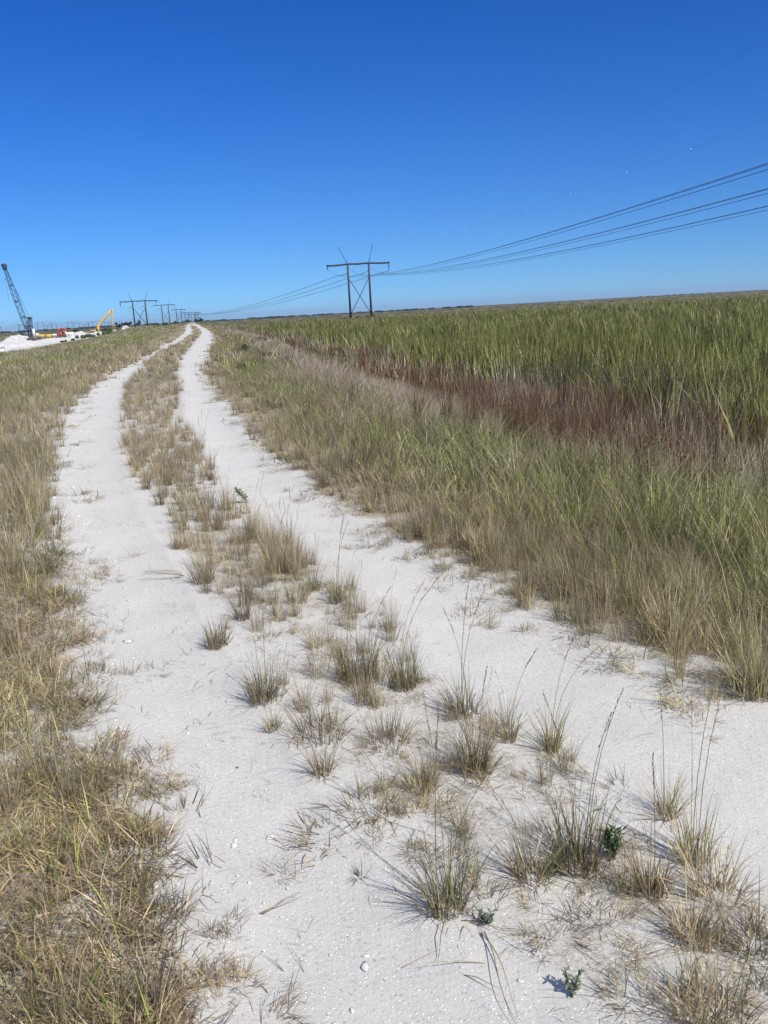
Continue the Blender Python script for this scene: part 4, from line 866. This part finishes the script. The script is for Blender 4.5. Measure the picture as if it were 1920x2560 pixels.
# ------------------------------------------------------------------ shrubs and trees
M_BUSH = leaf_mat('shrub_leaf', patch=.3, pscale=.5, trans=.25)
def bush_mesh(name, wd, ht, n, leaf, cols, seed, parent=None, z0=0.0):
    rs = np.random.default_rng(seed); k = max(3, int(wd * 1.3)); cx = rs.uniform(-wd * .38, wd * .38, k); cy = rs.uniform(-wd * .3, wd * .3, k); cr = rs.uniform(.22, .4, k) * wd * .6; cz = rs.uniform(.35, .75, k) * ht
    i = rs.integers(0, k, n); d = rs.normal(0, 1, (n, 3)); d /= np.linalg.norm(d, axis=1)[:, None]; q = rs.uniform(.35, 1, n) ** .4
    P = np.stack([cx[i] + d[:, 0] * cr[i] * q, cy[i] + d[:, 1] * cr[i] * q, cz[i] + d[:, 2] * np.minimum(cr[i], ht * .45) * q], -1); P[:, 2] = np.clip(P[:, 2], .02, None) + z0
    a = rs.normal(0, 1, (n, 3)); a /= np.linalg.norm(a, axis=1)[:, None]; b = np.cross(a, rs.normal(0, 1, (n, 3))); b /= np.linalg.norm(b, axis=1)[:, None]; L = leaf * rs.uniform(.6, 1.4, n)[:, None]
    V = np.stack([P - a * L, P + b * L * .5, P + a * L, P - b * L * .5], 1).reshape(-1, 3); q4 = (np.arange(n) * 4)[:, None] + np.arange(4)[None]
    c = np.array(cols)[rs.integers(0, len(cols), n)] * rs.uniform(.7, 1.3, n)[:, None]; return mesh_obj(name, V, q4, M_BUSH, parent, col=np.repeat(c, 4, 0))
DK = ((.035, .06, .02), (.05, .085, .03), (.07, .10, .035)); GB = ((.07, .13, .03), (.09, .17, .035), (.06, .10, .03))
def shrub(px, py, d, wpx, hpx, cols, label, group, name='shrub', trunk=False, zb=None):
    g = at(px, py, d); wd = wpx / F * d; ht = hpx / F * d; z = float(zground(np.array([g[0]]), np.array([g[1]]))[0]) if zb is None else zb
    if trunk: ht = max(ht, g[2] + hpx / F * d - z)
    t = empty(name, (g[0], d, z)); tag(t, label, 'tree' if trunk else 'shrub', group); n = int(np.clip(500 * wpx * hpx / 200, 250, 2500))
    bush_mesh('crown' if trunk else 'foliage', wd, ht * (.75 if trunk else 1), n, .9 * d / F * 1.5, cols, int(px * 7 + py), t, ht * .2 if trunk else 0)
    m = MB()
    for a in range(4): m.tube([(0, 0, 0), (math.cos(a * 1.7) * wd * .12, math.sin(a * 1.7) * wd * .12, ht * .45), (math.cos(a * 1.7) * wd * .25, math.sin(a * 1.7) * wd * .2, ht * .8)], [.012 * ht + .02, .01 * ht + .01, .004 * ht + .005], 5)
    m.build('trunk' if trunk else 'stem', M_RUB, t)
GY = 'green shrubs along the edge of the white yard'
for px, py, d, w_, h_, lab in ((205, 852, 205, 26, 9, 'green shrub at the right tip of the long white bank'), (228, 850, 215, 30, 10, 'green shrub second from the tip of the white bank'), (252, 846, 225, 26, 9, 'green shrub below the hanging excavator stick'), (186, 857, 190, 22, 6, 'low green shrub at the foot of the long white bank'), (160, 862, 178, 20, 5, 'leftmost low green shrub along the yard edge'), (272, 838, 235, 24, 13, 'dark green shrub on the near slope of the berm')):
    shrub(px, py, d, w_, h_, GB, lab, GY)
GT = 'dark trees behind the berm left of the road'
for px, py, d, w_, h_, lab in ((193, 828, 420, 20, 9, 'round green bush behind the white rubble ridge'), (262, 828, 460, 34, 7, 'low dark scrub seen behind the hanging stick'), (292, 818, 330, 13, 14, 'dark pointed tree left of the largest row tower'), (302, 817, 330, 14, 13, 'dark bushy tree beside the pointed one'), (320, 813, 330, 22, 13, 'wide dark tree at the left foot of the largest row tower'), (347, 815, 330, 13, 15, 'dark tree under the largest row tower'), (396, 812, 520, 12, 6, 'small dark bush between the first two row towers'), (438, 808, 700, 8, 6, 'small dark bush under the third row tower'), (470, 806, 700, 8, 7, 'small dark bush left of the paired horizon trees'), (492, 806, 700, 12, 9, 'left of the two dark trees at the far end of the road'), (503, 804, 700, 12, 12, 'right and taller of the two dark trees at the far end of the road'), (413, 810, 700, 14, 4, 'low bush right of the second row tower')):
    shrub(px, py, d, w_, h_, DK, lab, GT, 'tree', True)
GS = 'grey-green shrubs on the right verge'
for px, py, d, w_, h_, lab in ((705, 802, 88, 70, 13, 'long dark shrub line at the far end of the right verge'), (650, 806, 75, 34, 16, 'grey-green shrub left of the long dark shrub line'), (612, 842, 42, 48, 26, 'dark shrub beside the far right verge'), (597, 893, 27, 40, 26, 'spiky dark green shrub nearest the road bend'), (665, 865, 38, 34, 22, 'grey-green shrub right of the spiky dark one')):
    shrub(px, py, d, w_, h_, ((.08, .105, .05), (.11, .13, .06), (.15, .15, .08)), lab, GS)
GM = 'dark clumps at the foot of the nearest tower'
for px, py, w_, h_, lab in ((862, 789, 12, 3, 'small dark clump left of the nearest tower'), (893, 787, 13, 4, 'dark clump between the two poles of the nearest tower'), (917, 785, 13, 5, 'dark clump left of the right pole of the nearest tower'), (936, 785, 9, 5, 'dark clump right of the right pole of the nearest tower')):
    shrub(px, py, 400, w_, h_, DK, lab, GM, zb=-1.2)
# treeline at the horizon reads as one mass
tl, kt = bpy.data.collections.new('tree_variants'), 4
for i in range(kt): o = bush_mesh('tree_%02d' % i, 14, 7, 420, .9, ((.04, .055, .03), (.05, .07, .035)), 90 + i); COL.objects.unlink(o); tl.objects.link(o)
px = np.concatenate([rng.uniform(515, 1180, 120), rng.uniform(1600, 1780, 14), rng.uniform(0, 480, 90)]); pos = []; ss = []
for x_ in px:
    hx = 777 + (960 - x_) * .0558; p = at(x_, hx, rng.uniform(1500, 2000) if x_ < 1200 else 2400); pos.append(p[:2]); ss.append(rng.uniform(.2, .7) * (1 if x_ < 1200 else .8))
ss = np.array(ss); scatter('treeline', 'thin dark line of far trees along the horizon', 'trees', tl, kt, np.array(pos), np.column_stack([ss * 1.6, ss * 1.6, ss * .8]), 0)

# ------------------------------------------------------------------ air
hz = MB().box((0, 0, 28), (26000, 26000, 64)).build('haze', None); tag(hz, 'faint pale blue air over the marsh and yard', 'haze', kind='stuff')
m_, n_, o_ = new_mat('air'); pv = N(n_, 'ShaderNodeVolumePrincipled'); pv.inputs['Color'].default_value = (.62, .78, 1, 1); pv.inputs['Density'].default_value = .00009; pv.inputs['Anisotropy'].default_value = .2
n_.links.new(pv.outputs[0], o_.inputs['Volume']); hz.data.materials.append(m_)
